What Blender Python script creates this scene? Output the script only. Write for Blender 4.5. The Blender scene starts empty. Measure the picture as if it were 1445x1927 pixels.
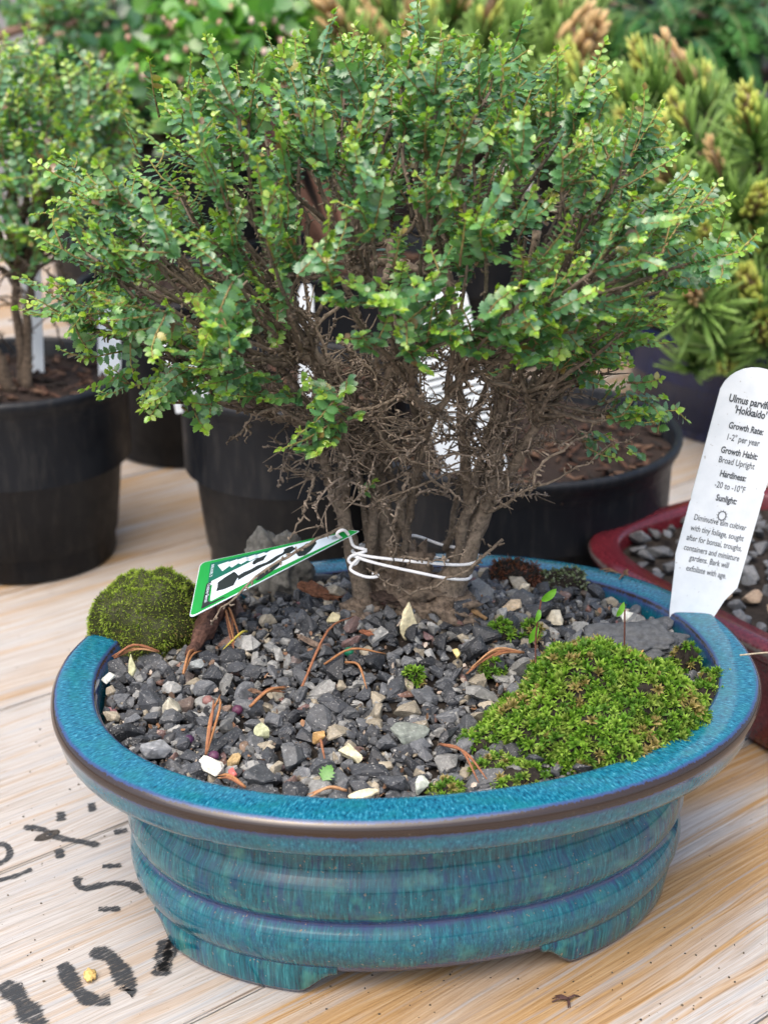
import bpy, bmesh, math, random
import numpy as np
from mathutils import Vector, Matrix, Euler, noise as mnoise

# ---------------------------------------------------------------- camera, sky, sun, exposure
S = bpy.context.scene
CM = 0.01                                   # the scene is described in centimetres, built in metres
cam_d = bpy.data.cameras.new('camera'); cam = bpy.data.objects.new('camera', cam_d)
S.collection.objects.link(cam); S.camera = cam
cam.location = (-1.1*CM, -47.5*CM, 34.6*CM)
cam.rotation_euler = (math.radians(90-22.4), 0, 0)
cam_d.sensor_fit = 'VERTICAL'; cam_d.sensor_height = 36.0; cam_d.lens = 36.0*2782/1927
cam_d.clip_start = 0.01; cam_d.clip_end = 500
cam_d.dof.use_dof = True; cam_d.dof.focus_distance = 0.515; cam_d.dof.aperture_fstop = 13.0

W = bpy.data.worlds.new('World'); S.world = W; W.use_nodes = True
wn = W.node_tree.nodes; wl = W.node_tree.links
bg = wn['Background']; sky = wn.new('ShaderNodeTexSky'); sky.sky_type = 'NISHITA'; sky.sun_disc = False
SUN_EL, SUN_AZ = math.radians(64), math.radians(-150)      # azimuth from +Y, negative = to the left
sky.sun_elevation = SUN_EL; sky.sun_rotation = SUN_AZ
sky.air_density = 1.0; sky.dust_density = 6.0; sky.ozone_density = 0.6
wl.new(sky.outputs[0], bg.inputs[0]); bg.inputs[1].default_value = 0.15
sun_d = bpy.data.lights.new('sun', 'SUN'); sun = bpy.data.objects.new('sun', sun_d); S.collection.objects.link(sun)
sun_d.energy = 1.0; sun_d.angle = math.radians(70); sun_d.color = (1.0, 0.97, 0.92)
sun.location = (-1, -1.5, 3)
sdir = Vector((math.sin(SUN_AZ)*math.cos(SUN_EL), math.cos(SUN_AZ)*math.cos(SUN_EL), math.sin(SUN_EL)))
sun.rotation_euler = sdir.to_track_quat('Z', 'Y').to_euler()
S.view_settings.view_transform = 'Standard'; S.view_settings.look = 'None'
S.view_settings.exposure = 1.12; S.view_settings.gamma = 1.0; S.view_settings.use_curve_mapping = False
S.render.engine = 'CYCLES'
S.cycles.use_denoising = True
S.cycles.max_bounces = 6; S.cycles.transparent_max_bounces = 12
S.cycles.sample_clamp_indirect = 6.0

random.seed(11); rng = np.random.default_rng(11)
U = random.uniform

# ---------------------------------------------------------------- helpers
def cross(a,b): return np.array((a[1]*b[2]-a[2]*b[1], a[2]*b[0]-a[0]*b[2], a[0]*b[1]-a[1]*b[0]))
def vnorm(a): return math.sqrt(a[0]*a[0]+a[1]*a[1]+(a[2]*a[2] if len(a)>2 else 0.))
def link(o): S.collection.objects.link(o); return o
def tag(o, label=None, cat=None, group=None, kind=None):
    if label: o['label'] = label
    if cat: o['category'] = cat
    if group: o['group'] = group
    if kind: o['kind'] = kind
    return o
def empty(name, loc=(0,0,0), label=None, cat=None, group=None, kind=None, rz=0):
    o = link(bpy.data.objects.new(name, None)); o.empty_display_size = 0.01
    o.location = Vector(loc)*CM; o.rotation_euler = (0,0,rz)
    return tag(o, label, cat, group, kind)
class MB:
    """collects shapes in centimetres; build() links them as one mesh object"""
    def __init__(s): s.v=[]; s.f=[]; s.c=[]; s.n=0; s.uv=None; s.at=None
    def add(s, verts, faces, col=None):
        verts = np.asarray(verts, float)
        s.v.append(verts); n = s.n
        s.f += [tuple(i+n for i in f) for f in faces]
        if col is None: col = (1,1,1)
        col = np.asarray(col, float)
        if col.ndim == 1: col = np.tile(col, (len(verts),1))
        s.c.append(col); s.n += len(verts)
    def mesh(s, name, origin=(0,0,0), smooth=False):
        me = bpy.data.meshes.new(name)
        V = (np.concatenate(s.v)-np.asarray(origin, float))*CM
        me.from_pydata(V.tolist(), [], s.f)
        a = me.color_attributes.new('col', 'FLOAT_COLOR', 'POINT')
        cc = np.concatenate(s.c); cc = np.concatenate([cc, np.ones((len(cc),1))], 1).astype(np.float32)
        a.data.foreach_set('color', cc.ravel())
        if smooth: me.polygons.foreach_set('use_smooth', np.ones(len(me.polygons), bool))
        me.update(); return me
    def build(s, name, mat, parent=None, origin=(0,0,0), smooth=False):
        o = link(bpy.data.objects.new(name, s.mesh(name, origin, smooth)))
        o.data.materials.append(mat)
        if parent is not None:
            o.parent = parent
        else: o.location = Vector(origin)*CM
        if parent is not None:
            o.location = (Vector(origin) - Vector(parent_base(parent)))*CM
        return o
def parent_base(p):
    b = Vector((0,0,0)); q = p
    while q is not None: b += q.location/CM; q = q.parent
    return b
def frame(d, up=(0,0,1)):
    d = np.asarray(d,float); d = d/ (vnorm(d)+1e-9)
    u = np.asarray(up,float)
    if abs(d@u) > .97: u = np.array([1.,0,0])
    x = cross(d,u); x /= vnorm(x); y = cross(x,d)
    return d,x,y
def smooth_path(pts, n):
    """Catmull-Rom through the points"""
    P = [np.asarray(p,float) for p in pts]; P = [2*P[0]-P[1]]+P+[2*P[-1]-P[-2]]
    out=[]; m=len(P)-3
    for k in range(n):
        t = k/(n-1)*m; i=min(int(t),m-1); t-=i
        a,b,c,d=P[i:i+4]
        out.append(.5*((2*b)+(c-a)*t+(2*a-5*b+4*c-d)*t*t+(-a+3*b-3*c+d)*t**3))
    return out
def tube(mb, pts, radii, n=6, col=(1,1,1), rough=0., cap=True, col2=None):
    pts=[np.asarray(p,float) for p in pts]; m=len(pts); V=[]; F=[]; Cc=[]
    up=np.array([0.13,.21,.97])
    for i,p in enumerate(pts):
        d = pts[min(i+1,m-1)]-pts[max(i-1,0)]
        d,x,y = frame(d,up); up = y
        r = radii[i] if hasattr(radii,'__len__') else radii
        for k in range(n):
            a=2*math.pi*k/n
            rr = r*(1+rough*(random.random()-.5)*2)
            V.append(p+rr*(math.cos(a)*x+math.sin(a)*y))
            if col2 is not None:
                t=i/(m-1); Cc.append(np.asarray(col)*(1-t)+np.asarray(col2)*t)
    for i in range(m-1):
        for k in range(n):
            F.append((i*n+k, i*n+(k+1)%n, (i+1)*n+(k+1)%n, (i+1)*n+k))
    if cap: F.append(tuple(range(n-1,-1,-1))); F.append(tuple((m-1)*n+k for k in range(n)))
    mb.add(V,F,np.array(Cc) if Cc else col)
def box(mb, c, s, col=(1,1,1), R=None):
    V=np.array([[x,y,z] for x in(-.5,.5) for y in(-.5,.5) for z in(-.5,.5)])*np.asarray(s)
    if R is not None: V=V@np.asarray(R).T
    mb.add(V+np.asarray(c),[(0,1,3,2),(4,6,7,5),(0,4,5,1),(2,3,7,6),(0,2,6,4),(1,5,7,3)],col)
def jit(p,s): return tuple(np.asarray(p,float)+rng.normal(size=3)*s)
def copy_tree(o, parent=None, keep=True):
    c=o.copy(); S.collection.objects.link(c)
    if parent is not None: c.parent=parent
    for ch in list(o.children): copy_tree(ch,c)
    return c

# ---------------------------------------------------------------- materials
class NT:
    def __init__(s,name):
        s.m=bpy.data.materials.new(name); s.m.use_nodes=True; s.t=s.m.node_tree; s.n=s.t.nodes
        s.b=s.n['Principled BSDF']; s.out=s.n['Material Output']
    def new(s,t,**k):
        x=s.n.new('ShaderNode'+t)
        for a,b in k.items(): setattr(x,a,b)
        return x
    def l(s,a,b): s.t.links.new(a,b)
    def setb(s,**k):
        for a,v in k.items():
            i=s.b.inputs[a.replace('_',' ')]
            if isinstance(v,bpy.types.NodeSocket): s.l(v,i)
            else: i.default_value=v if not isinstance(v,tuple) or len(v)==4 else (*v,1)
    def val(s,sock,v):
        if isinstance(v,bpy.types.NodeSocket): s.l(v,sock)
        elif isinstance(v,tuple): sock.default_value=(*v,1) if len(v)==3 and sock.type=='RGBA' else v
        else: sock.default_value=v
    def attr(s,name='col'): return s.new('Attribute',attribute_name=name)
    def noise(s,vec=None,scale=5,detail=4,rough=.6,dist=0):
        x=s.new('TexNoise'); x.inputs['Scale'].default_value=scale; x.inputs['Detail'].default_value=detail
        x.inputs['Roughness'].default_value=rough; x.inputs['Distortion'].default_value=dist
        if vec is not None: s.l(vec,x.inputs['Vector'])
        return x.outputs['Fac']
    def voro(s,vec,scale,feature='F1'):
        x=s.new('TexVoronoi',feature=feature); x.inputs['Scale'].default_value=scale; s.l(vec,x.inputs['Vector']); return x
    def ramp(s,fac,stops,interp='LINEAR'):
        x=s.new('ValToRGB'); e=x.color_ramp.elements; x.color_ramp.interpolation=interp
        while len(e)<len(stops): e.new(.5)
        for i,(p,c) in enumerate(stops):
            e[i].position=p; e[i].color=(*c,1) if not np.isscalar(c) else (c,c,c,1)
        s.l(fac,x.inputs['Fac']); return x.outputs['Color']
    def mix(s,f,a,b,mode='MIX'):
        x=s.new('Mix',data_type='RGBA',blend_type=mode)
        s.val(x.inputs[0],f); s.val(x.inputs[6],a); s.val(x.inputs[7],b); return x.outputs[2]
    def math(s,op,a,b=None,clamp=False):
        x=s.new('Math',operation=op,use_clamp=clamp); s.val(x.inputs[0],a)
        if b is not None: s.val(x.inputs[1],b)
        return x.outputs[0]
    def coord(s,kind='Object',scale=(100,100,100),rand=False):
        tc=s.new('TexCoord'); mp=s.new('Mapping'); mp.inputs['Scale'].default_value=scale
        s.l(tc.outputs[kind],mp.inputs['Vector'])
        if rand:
            oi=s.new('ObjectInfo'); x=s.math('MULTIPLY',oi.outputs['Random'],137.)
            cb=s.new('CombineXYZ'); s.l(x,cb.inputs[0]); s.l(x,cb.inputs[2]); s.l(cb.outputs[0],mp.inputs['Location'])
        return mp.outputs[0]
    def bump(s,h,strength=.3,dist=.0005):
        x=s.new('Bump'); x.inputs['Strength'].default_value=strength; x.inputs['Distance'].default_value=dist
        s.l(h,x.inputs['Height']); s.l(x.outputs[0],s.b.inputs['Normal'])
def plain(name,col,rough=.5,var=.15,scale=3.,spec=.5,bump=0.,metal=0.):
    t=NT(name); co=t.coord(); n=t.noise(co,scale,5)
    a=tuple(c*(1-var) for c in col); b=tuple(min(1,c*(1+var)) for c in col)
    t.setb(Base_Color=t.ramp(n,[(.3,a),(.7,b)]),Roughness=rough,Metallic=metal); t.b.inputs['Specular IOR Level'].default_value=spec
    if bump: t.bump(n,bump)
    return t.m
def col_mat(name,rough=.5,var=.25,scale=6.,trans=0.,spec=.5,bump=0.,objcol=False,fine=None):
    """colour from the mesh's 'col' attribute (or the object's own colour), broken up by noise"""
    t=NT(name); co=t.coord(rand=objcol); n=t.noise(co,scale,5,.65)
    src=t.new('ObjectInfo').outputs['Color'] if objcol else t.attr().outputs['Color']
    c=t.mix(1.,src,t.ramp(n,[(.25,1-var),(.75,1+var)]),'MULTIPLY')
    if fine:
        v=t.noise(co,fine,2,.5); c=t.mix(t.ramp(v,[(.62,0.),(.72,.55)]),c,(.42,.42,.40))
    t.setb(Base_Color=c,Roughness=rough); t.b.inputs['Specular IOR Level'].default_value=spec
    if bump: t.bump(n,bump)
    if trans:
        tr=t.new('BsdfTranslucent'); t.l(t.mix(1.,c,(1.5,1.75,.6),'MULTIPLY'),tr.inputs['Color'])
        mx=t.new('MixShader'); mx.inputs[0].default_value=trans
        t.l(t.b.outputs[0],mx.inputs[1]); t.l(tr.outputs[0],mx.inputs[2]); t.l(mx.outputs[0],t.out.inputs['Surface'])
    return t.m
M={}
M['leaf']=col_mat('leaf_green',.30,.22,9.,.30,.8)
M['leaf_obj']=col_mat('leaf_green_single',.30,.22,9.,.30,.8,objcol=True)
M['needle']=col_mat('pine_needle',.42,.2,5.,.1,.5)
M['moss']=col_mat('moss',.6,.3,6.,.25,.3)
M['bark']=col_mat('bark',.9,.75,6.,0,.2,bump=.9)
M['stone']=col_mat('slate',.62,.5,5.,0,.45,bump=.35,fine=11.)
M['stone_obj']=col_mat('slate_single',.62,.45,5.,0,.45,bump=.35,objcol=True,fine=11.)
M['dry']=col_mat('dry_litter',.75,.35,7.,0,.3)
M['soil']=plain('soil',(.022,.018,.015),.95,.6,4.,.2,.8)
def label_plastic():
    t=NT('white_plastic'); co=t.coord(); n=t.noise(co,1.2,4,.6); c=t.ramp(n,[(.3,(.60,.66,.71)),(.7,(.70,.755,.80))])
    c=t.mix(t.ramp(t.noise(co,7.,2,.5),[(.70,0.),(.74,.5)]),c,(.22,.20,.17)); t.setb(Base_Color=c,Roughness=.4); return t.m
M['white_plastic']=label_plastic()
M['ink']=plain('ink',(.035,.045,.055),.5,.05)
M['twine']=plain('white_twine',(.78,.79,.80),.7,.12,20.,.3,.4)

# ---- measured positions, centimetres: pot centre at the origin, table top at z=0
PADS=[(-6.19,-2.09,23.50),(-9.56,3.52,21.49),(-10.39,8.72,23.90),(1.85,0.33,23.91),(3.56,0.26,25.89),(-6.58,10.39,26.16),(-6.87,5.71,24.15),(4.30,-2.78,23.02),(-9.64,-0.41,25.24),(5.71,5.57,28.03),(-3.19,7.51,26.43),(1.33,10.73,27.20),(-6.98,0.91,27.78),(-1.05,9.05,28.71),(7.87,3.75,21.36),(-7.72,6.81,26.89),(7.75,9.30,26.27),(-8.50,8.44,23.49),(-1.03,7.59,25.02),(-4.96,-3.88,26.09),(-4.72,1.42,25.54),(-9.94,1.02,22.03),(-10.85,2.51,22.98),(6.68,-2.45,25.96),(-1.52,-3.20,26.62),(-1.88,0.86,26.76),(6.82,0.41,22.78),(-5.87,8.14,27.69),(3.06,5.81,29.65),(5.38,8.76,27.10),(-2.10,-0.83,28.02),(-0.57,2.98,29.79),(4.38,8.24,23.71),(8.80,7.31,23.05),(5.40,-0.80,22.07),(-6.26,5.03,28.74),(-6.25,-2.48,26.91),(3.84,-3.55,25.04),(6.89,2.69,23.67),(-3.81,10.51,25.78),(0.61,-3.94,24.98),(2.41,-0.35,28.43),(-10.28,6.07,23.28),(-4.54,4.27,26.46),(1.91,-2.69,22.23),(-0.69,12.13,25.25),(3.63,9.73,28.14),(-5.34,11.10,25.03),(-7.41,1.05,22.34),(-8.53,-2.43,23.18),(2.96,6.07,26.15),(9.00,1.71,23.55),(1.57,8.47,24.07),(6.41,10.47,24.92),(0.72,8.84,28.44),(5.66,-3.45,24.80),(-4.81,-1.62,27.60),(4.35,2.91,20.95),(0.79,3.74,27.36),(-1.83,1.41,29.24),(-8.71,10.23,25.84),(7.60,7.23,26.46),(3.33,-2.76,27.78),(1.78,2.20,21.35),(2.58,2.04,29.75),(-8.11,2.52,20.47),(0.26,-3.49,22.60),(-8.11,-0.07,26.58),(-2.04,4.69,27.25),(-5.14,10.01,27.74),(-0.01,6.12,29.13),(1.87,-1.73,25.77),(6.13,3.73,20.00),(-0.91,-0.75,23.85),(0.31,-2.81,26.59),(6.63,8.78,24.25),(4.78,-1.51,27.03),(-7.93,-3.09,25.27),(2.02,12.11,24.80),(-11.36,3.32,20.99),(9.35,4.86,23.23),(8.22,-0.07,25.94),(-0.99,-3.44,23.92),(5.94,1.78,25.97),(-5.67,3.68,21.93),(3.33,10.76,25.11),(-3.92,1.24,28.80),(-2.15,10.34,27.13),(-3.42,8.44,28.83),(3.82,3.78,26.78),(-2.65,4.60,29.56),(-3.42,7.65,22.50),(5.33,4.70,23.93),(0.18,-1.12,27.87),(5.95,0.10,27.33),(7.64,1.69,21.15),(3.17,3.95,29.02),(-3.14,12.11,25.05),(9.03,6.48,24.84),(-6.53,8.88,22.17),(-3.38,-1.92,28.72),(-5.96,-3.63,22.51),(-9.04,3.51,24.21),(-6.54,0.07,20.79),(-7.13,-1.74,21.42),(0.63,-0.41,29.52),(-11.18,7.08,24.50),(-3.93,-1.74,24.61),(-11.68,4.83,23.01),(5.29,1.78,28.44),(-3.16,-4.36,24.99),(8.19,-1.73,24.98),(2.05,7.07,28.56),(4.45,-0.06,28.63),(5.92,-1.82,23.62),(0.60,6.55,26.65),(4.11,1.85,23.15),(-10.80,0.70,23.60),(2.16,-4.36,23.62),(-5.97,2.66,28.64),(-6.02,-0.22,29.15),(4.17,7.83,28.17),(-7.11,1.84,24.85),(3.37,-1.62,21.89),(6.31,6.75,22.96),(0.38,-0.17,21.50),(10.59,6.10,22.81),(8.48,8.95,24.23),(7.32,8.66,22.43),(-7.76,2.95,28.34),(0.57,0.60,25.98),(-7.82,8.65,26.62),(7.53,2.34,27.21),(-6.05,-3.51,24.60),(-5.08,1.26,22.90),(-0.43,10.52,26.60),(-4.90,6.58,28.94),(-0.29,3.85,20.82),(-11.34,4.94,25.23),(0.77,10.84,25.15),(9.32,-0.44,24.34),(0.59,1.58,29.58),(7.23,-1.73,22.37),(-11.77,6.98,22.77),(-9.51,-0.78,22.53),(-9.71,-2.43,24.75),(4.94,10.83,26.45),(-11.13,1.75,25.89),(-12.14,1.23,22.15),(2.58,6.47,23.06),(-0.88,8.74,22.46),(-2.73,6.44,29.26),(-4.72,7.06,24.43),(-7.15,4.49,26.53),(1.00,4.24,29.25),(-9.19,-1.76,26.39),(7.59,4.36,25.29),(-8.79,3.84,19.41),(-2.18,10.60,24.84),(5.95,1.07,20.96),(-6.73,3.67,20.17),(-6.77,-1.64,25.39),(-9.29,8.03,25.22),(-4.14,3.51,29.09),(-7.00,-0.99,27.73),(5.52,3.67,28.68),(-0.09,7.82,29.70),(-9.89,8.93,22.10),(8.94,1.50,25.36),(10.23,7.84,24.07),(1.29,-2.52,28.15),(2.04,-3.79,26.55),(6.65,-1.58,27.57),(-8.29,0.68,20.38),(5.22,8.90,22.20)]
LOW_PADS=[(-9.35,3.50,19.02),(-11.09,3.50,18.82),(-9.45,1.50,18.76),(-8.46,1.00,18.73),(-6.98,1.00,19.12),(-5.92,0.50,19.47),(-4.72,0.00,19.44),(-3.26,-0.50,19.69),(-2.53,-1.00,20.57),(-2.46,-1.00,19.11),(-3.27,-1.00,18.37),(-3.98,-1.00,17.99),(6.28,1.00,19.97),(5.48,0.50,20.31),(8.15,2.00,18.90),(7.65,2.00,18.11),(8.32,1.50,17.99),(7.14,3.00,16.36),(-12.66,2.50,21.43),(-12.03,2.50,21.24),(-11.01,2.00,21.38),(-9.83,1.50,21.33),(-8.86,2.00,20.62),(-8.19,3.00,19.95),(-6.26,-1.00,22.88),(-4.47,-2.00,23.39),(-1.47,-3.50,22.34),(-0.17,-3.80,22.51),(0.96,-3.80,22.59),(2.27,-3.60,22.71),(2.76,-3.50,22.85),(4.25,-2.00,22.01),(5.57,-2.00,22.45),(6.59,-1.00,22.00),(8.17,2.00,21.38),(-11.66,1.00,24.34),(-12.43,2.00,23.95),(-12.41,4.50,25.92),(10.94,3.00,23.40),(10.38,4.00,24.91),(8.84,5.00,26.99)]
TIPS=[((-8.72,4.00,27.88),(-8.87,3.40,29.87)),((-7.49,4.00,27.17),(-7.77,3.40,29.16)),((-10.89,4.00,25.37),(-13.03,3.40,26.23)),((-10.51,2.00,23.23),(-12.77,1.40,24.26)),((-9.46,1.00,23.10),(-11.61,0.40,24.47)),((-8.40,0.00,23.69),(-9.71,-0.60,24.60)),((-11.31,2.50,21.05),(-13.43,1.90,21.55)),((-3.31,4.50,29.22),(-3.04,3.90,31.31)),((-2.24,5.00,28.99),(-2.57,4.40,30.80)),((0.10,4.00,29.27),(0.19,3.40,31.73)),((0.30,4.50,28.52),(1.01,3.90,30.39)),((2.57,3.50,29.15),(3.71,2.90,31.21)),((3.47,3.50,28.81),(4.79,2.90,30.19)),((5.32,4.00,28.40),(6.63,3.40,29.67)),((7.11,3.00,26.08),(8.18,2.40,27.74)),((7.72,3.50,26.18),(8.98,2.90,27.62)),((8.86,4.00,24.27),(10.75,3.40,25.26)),((9.82,3.50,22.69),(11.79,2.90,23.54)),((10.19,3.50,22.69),(10.54,2.90,24.67)),((-5.67,4.50,28.52),(-5.70,3.90,30.39)),((-4.23,4.50,28.34),(-4.33,3.90,30.27)),((-1.68,4.00,28.40),(-1.67,3.40,30.09)),((-1.15,5.00,28.46),(-1.11,4.40,30.29)),((1.94,4.50,28.34),(2.13,3.90,30.10)),((-6.57,4.50,28.69),(-6.83,3.90,30.50)),((-3.71,-3.50,24.16),(-2.83,-4.10,25.58)),((-4.38,-2.50,25.57),(-3.86,-3.10,26.88)),((1.21,-3.00,24.37),(1.25,-3.60,26.14)),((3.62,-3.00,22.71),(5.61,-3.60,23.86)),((2.11,-3.60,22.29),(3.37,-4.20,23.23)),((5.19,-2.00,23.30),(6.88,-2.60,24.45)),((-2.43,-3.00,24.70),(-1.61,-3.60,25.71)),((-5.64,-1.50,24.54),(-5.86,-2.10,25.90)),((2.79,-2.00,25.31),(3.35,-2.60,26.47)),((6.13,-1.00,23.92),(7.13,-1.60,25.22)),((-0.82,-3.50,24.49),(-0.36,-4.10,25.89)),((-7.85,0.00,24.21),(-8.02,-0.60,25.86)),((4.60,1.50,26.34),(5.68,0.90,27.53)),((-2.49,0.00,26.59),(-1.80,-0.60,28.00)),((0.55,0.00,26.59),(1.00,-0.60,28.24)),((-6.02,1.50,26.34),(-6.24,0.90,28.03)),((-9.21,3.00,26.26),(-9.42,2.40,28.43)),((-8.29,1.50,19.82),(-9.49,0.90,19.02)),((-9.74,2.50,19.52),(-11.58,1.90,18.87)),((-2.91,-1.00,18.56),(-4.48,-1.60,17.80)),((-2.54,-1.00,19.66),(-3.77,-1.60,18.21)),((7.62,1.80,17.98),(9.03,1.20,18.22)),((7.43,2.20,19.03),(8.55,1.60,19.18)),((-0.40,6.00,28.88),(-0.75,5.40,30.61)),((1.45,6.00,28.88),(1.76,5.40,30.52)),((6.17,4.50,27.28),(6.55,3.90,28.59))]
STEMS={'TA':[(-1.76,3.60,9.64),(-2.20,3.50,11.48),(-2.64,3.60,13.61),(-2.56,3.60,15.31),(-2.69,3.40,17.44),(-3.41,3.00,19.56),(-4.38,2.60,21.41)],'TB':[(-0.63,4.60,9.27),(-0.99,4.60,11.43),(-1.25,4.80,13.78),(-1.31,4.80,15.92),(-0.85,4.80,18.21),(-0.57,4.60,20.68),(-0.87,4.40,23.62)],'TC':[(1.05,3.60,9.76),(1.84,3.80,11.34),(2.47,4.00,12.91),(2.98,4.00,14.74),(3.08,4.20,16.35),(3.30,4.20,18.80),(3.86,4.00,21.62),(4.23,4.00,24.08)],'TD':[(2.56,4.00,13.23),(3.60,4.00,14.95),(4.48,3.60,16.97),(5.52,3.40,19.05),(6.74,3.40,21.00)],'TE':[(-1.31,4.70,13.60),(-1.74,4.20,15.72),(-2.71,4.20,17.99),(-4.62,4.50,19.92),(-6.68,4.50,21.49),(-8.50,4.50,23.03)],'TF':[(2.35,4.20,12.49),(2.04,5.00,14.35),(1.83,5.50,16.31),(1.66,5.50,18.61),(1.38,5.50,21.24),(0.95,5.50,23.97)],'TG':[(-2.55,3.60,12.75),(-3.17,5.00,14.35),(-3.76,5.50,16.74),(-5.14,6.00,18.67),(-6.47,6.00,20.51)],'TH':[(-0.95,4.60,11.21),(-0.13,5.20,13.18),(0.27,5.60,15.21),(-0.15,5.80,17.48),(-1.55,6.00,19.49),(-2.71,6.00,21.91)]}
TWIGS=[[(-2.31,3.00,15.43),(-3.64,2.40,15.50),(-4.48,2.00,15.81),(-5.31,1.80,16.07)],[(-3.61,2.40,15.50),(-3.94,2.20,14.40),(-4.49,2.00,13.05)],[(-2.42,2.60,13.39),(-3.48,2.00,13.12),(-4.52,1.40,12.75),(-5.75,0.90,12.13),(-6.71,0.60,11.22),(-7.36,0.50,10.30)],[(3.30,3.00,12.68),(1.99,2.20,11.85),(0.82,2.00,11.30),(-0.07,2.00,10.91),(-0.85,2.00,11.41),(-1.74,2.20,11.85)],[(2.73,3.60,13.51),(3.55,3.00,14.18),(4.46,2.60,14.96),(5.54,2.20,15.63),(6.62,2.00,16.42),(7.89,2.00,17.22)],[(4.37,2.60,14.90),(4.53,2.60,15.69),(5.35,2.50,16.44),(6.26,2.50,17.25),(6.97,2.60,18.41)],[(-2.39,1.00,22.37),(-3.28,0.50,21.41),(-2.58,0.30,20.00),(-2.23,0.30,18.30)],[(-5.84,2.00,17.52),(-6.40,1.80,17.19),(-6.63,1.70,16.93)],[(-4.89,2.00,18.11),(-5.80,1.60,17.86),(-5.97,1.50,17.00)],[(-1.54,3.00,14.49),(-1.15,2.40,14.11),(-0.76,2.00,13.43),(-0.72,2.00,12.16)],[(-0.18,3.00,15.33),(-0.76,2.20,13.56),(-0.86,2.00,12.59)],[(0.01,3.00,15.74),(1.36,2.40,14.73),(2.13,2.20,14.19)],[(-1.53,3.00,17.18),(-0.38,2.40,16.17),(0.96,2.40,15.76),(1.92,2.60,16.10)],[(-2.67,3.00,17.98),(-1.52,2.00,18.11),(-0.41,1.60,18.83),(0.33,1.60,18.73)],[(1.74,4.00,18.87),(0.95,3.00,17.98),(-0.01,2.60,17.31)],[(-0.18,4.00,18.87),(0.78,4.00,19.07),(1.53,4.00,20.06)],[(0.43,4.00,15.79),(0.41,4.00,17.24),(0.20,4.00,18.87),(0.95,4.00,20.06)],[(-3.06,3.00,17.18),(-4.18,2.50,17.75),(-5.29,2.20,17.65)],[(4.45,3.40,17.04),(5.73,3.00,17.58),(7.18,2.60,17.91),(8.18,2.40,18.18)],[(4.63,3.40,17.44),(6.03,3.00,19.17),(7.46,2.80,20.01)],[(3.30,4.00,18.46),(4.89,3.00,19.37),(6.34,2.60,19.49)],[(-5.74,4.00,19.86),(-7.55,3.50,20.78),(-9.15,3.00,21.30),(-10.57,3.00,20.92)],[(-6.86,3.50,19.22),(-8.50,3.00,19.56),(-9.66,2.80,20.01)],[(-4.19,3.00,18.38),(-6.72,2.00,19.09),(-8.90,1.80,19.44)],[(-1.55,3.00,11.27),(-0.36,2.40,12.19),(0.81,2.20,12.18),(1.98,2.20,12.50)],[(-1.73,2.60,14.02),(-0.57,2.20,14.81),(0.77,2.20,15.43),(2.32,2.60,15.69)],[(-2.68,4.00,20.06),(-1.53,3.50,19.02),(-1.15,3.40,17.24)]]
NEEDLES=[[(-6.95,-5.59,8.70),(-6.70,-2.42,8.72)],[(-5.77,-2.51,8.72),(-4.54,-1.45,8.81)],[(-8.37,-0.18,8.75),(-8.05,1.56,8.83)],[(-9.48,1.53,8.76),(-11.17,1.19,8.72)],[(-4.06,-1.54,8.81),(-2.25,2.50,9.74)],[(-3.27,0.01,9.04),(-1.05,0.40,9.27)],[(-2.50,0.05,9.10),(-1.71,-1.49,8.87)],[(4.03,0.75,9.13),(1.95,-0.45,9.03)],[(0.77,-4.94,8.70),(1.99,-7.23,8.69)],[(-3.21,-4.66,8.70),(-3.02,-5.98,8.70)],[(-2.28,-7.73,8.70),(-3.50,-8.18,8.70)],[(-5.48,-7.54,8.69),(-6.38,-6.99,8.70)],[(-7.30,4.64,9.00),(-6.58,1.57,8.96)],[(-6.28,2.55,9.08),(-7.08,1.44,8.90)]]
P_BEAD=[(-7.67,-4.44,8.65),(-6.72,-5.44,8.64),(-6.20,-2.50,8.68),(-7.31,-1.83,8.68),(-5.81,-2.00,8.69),(-2.38,0.80,9.23)]
P_STONE=[(-0.16,1.92,9.69),(-6.73,-6.15,8.64),(-6.01,-5.76,8.64),(-5.98,-6.63,8.64),(-5.11,-4.00,8.66),(-10.28,0.29,8.67),(-11.04,-0.28,8.65),(-3.00,2.64,9.60),(1.53,0.56,9.23),(3.81,3.82,9.58),(5.49,3.52,9.23),(4.51,5.65,9.35),(8.40,4.33,8.83),(0.12,-7.41,8.64),(-1.78,-7.84,8.65),(-2.20,-5.35,8.65),(-3.33,-4.31,8.65),(9.18,-4.44,8.65),(-5.07,-6.84,8.64),(-8.71,-5.24,8.65),(8.04,4.73,8.86),(-8.45,-2.58,8.66),(-7.92,0.38,8.73),(4.51,0.68,9.01),(-4.20,-5.67,8.65),(-0.25,-4.19,8.67)]
P_TUFT=[(3.23,2.10,9.45),(-0.08,-0.60,8.98),(0.91,-7.47,8.65),(4.47,2.45,9.31),(10.00,0.68,8.68),(10.88,-0.28,8.65),(2.80,-0.12,9.00),(10.49,-1.26,8.65),(2.58,-6.15,8.64),(3.23,-6.63,8.64),(2.16,-4.52,8.66),(9.07,-0.14,8.69)]
P_CHIP=[(-3.64,4.70,9.62),(-0.85,3.34,10.00),(-3.81,1.26,9.19),(-1.74,1.48,9.47),(-5.66,-1.56,8.71)]
P_ROOTPIECE=[(-7.34,5.06,8.93),(-7.74,2.88,8.87),(-8.38,0.98,8.74)]
P_SEEDLING=[(5.32,4.85,9.26),(4.60,2.14,9.25),(7.82,4.68,8.89)]
P_ROOT=[(1.67,3.85,9.98),(2.18,3.04,9.80),(2.76,2.51,9.62)]
P_ROCK=[(-5.51,7.51,8.94)]
P_FLATROCK=[(8.03,1.92,8.80)]
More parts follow.
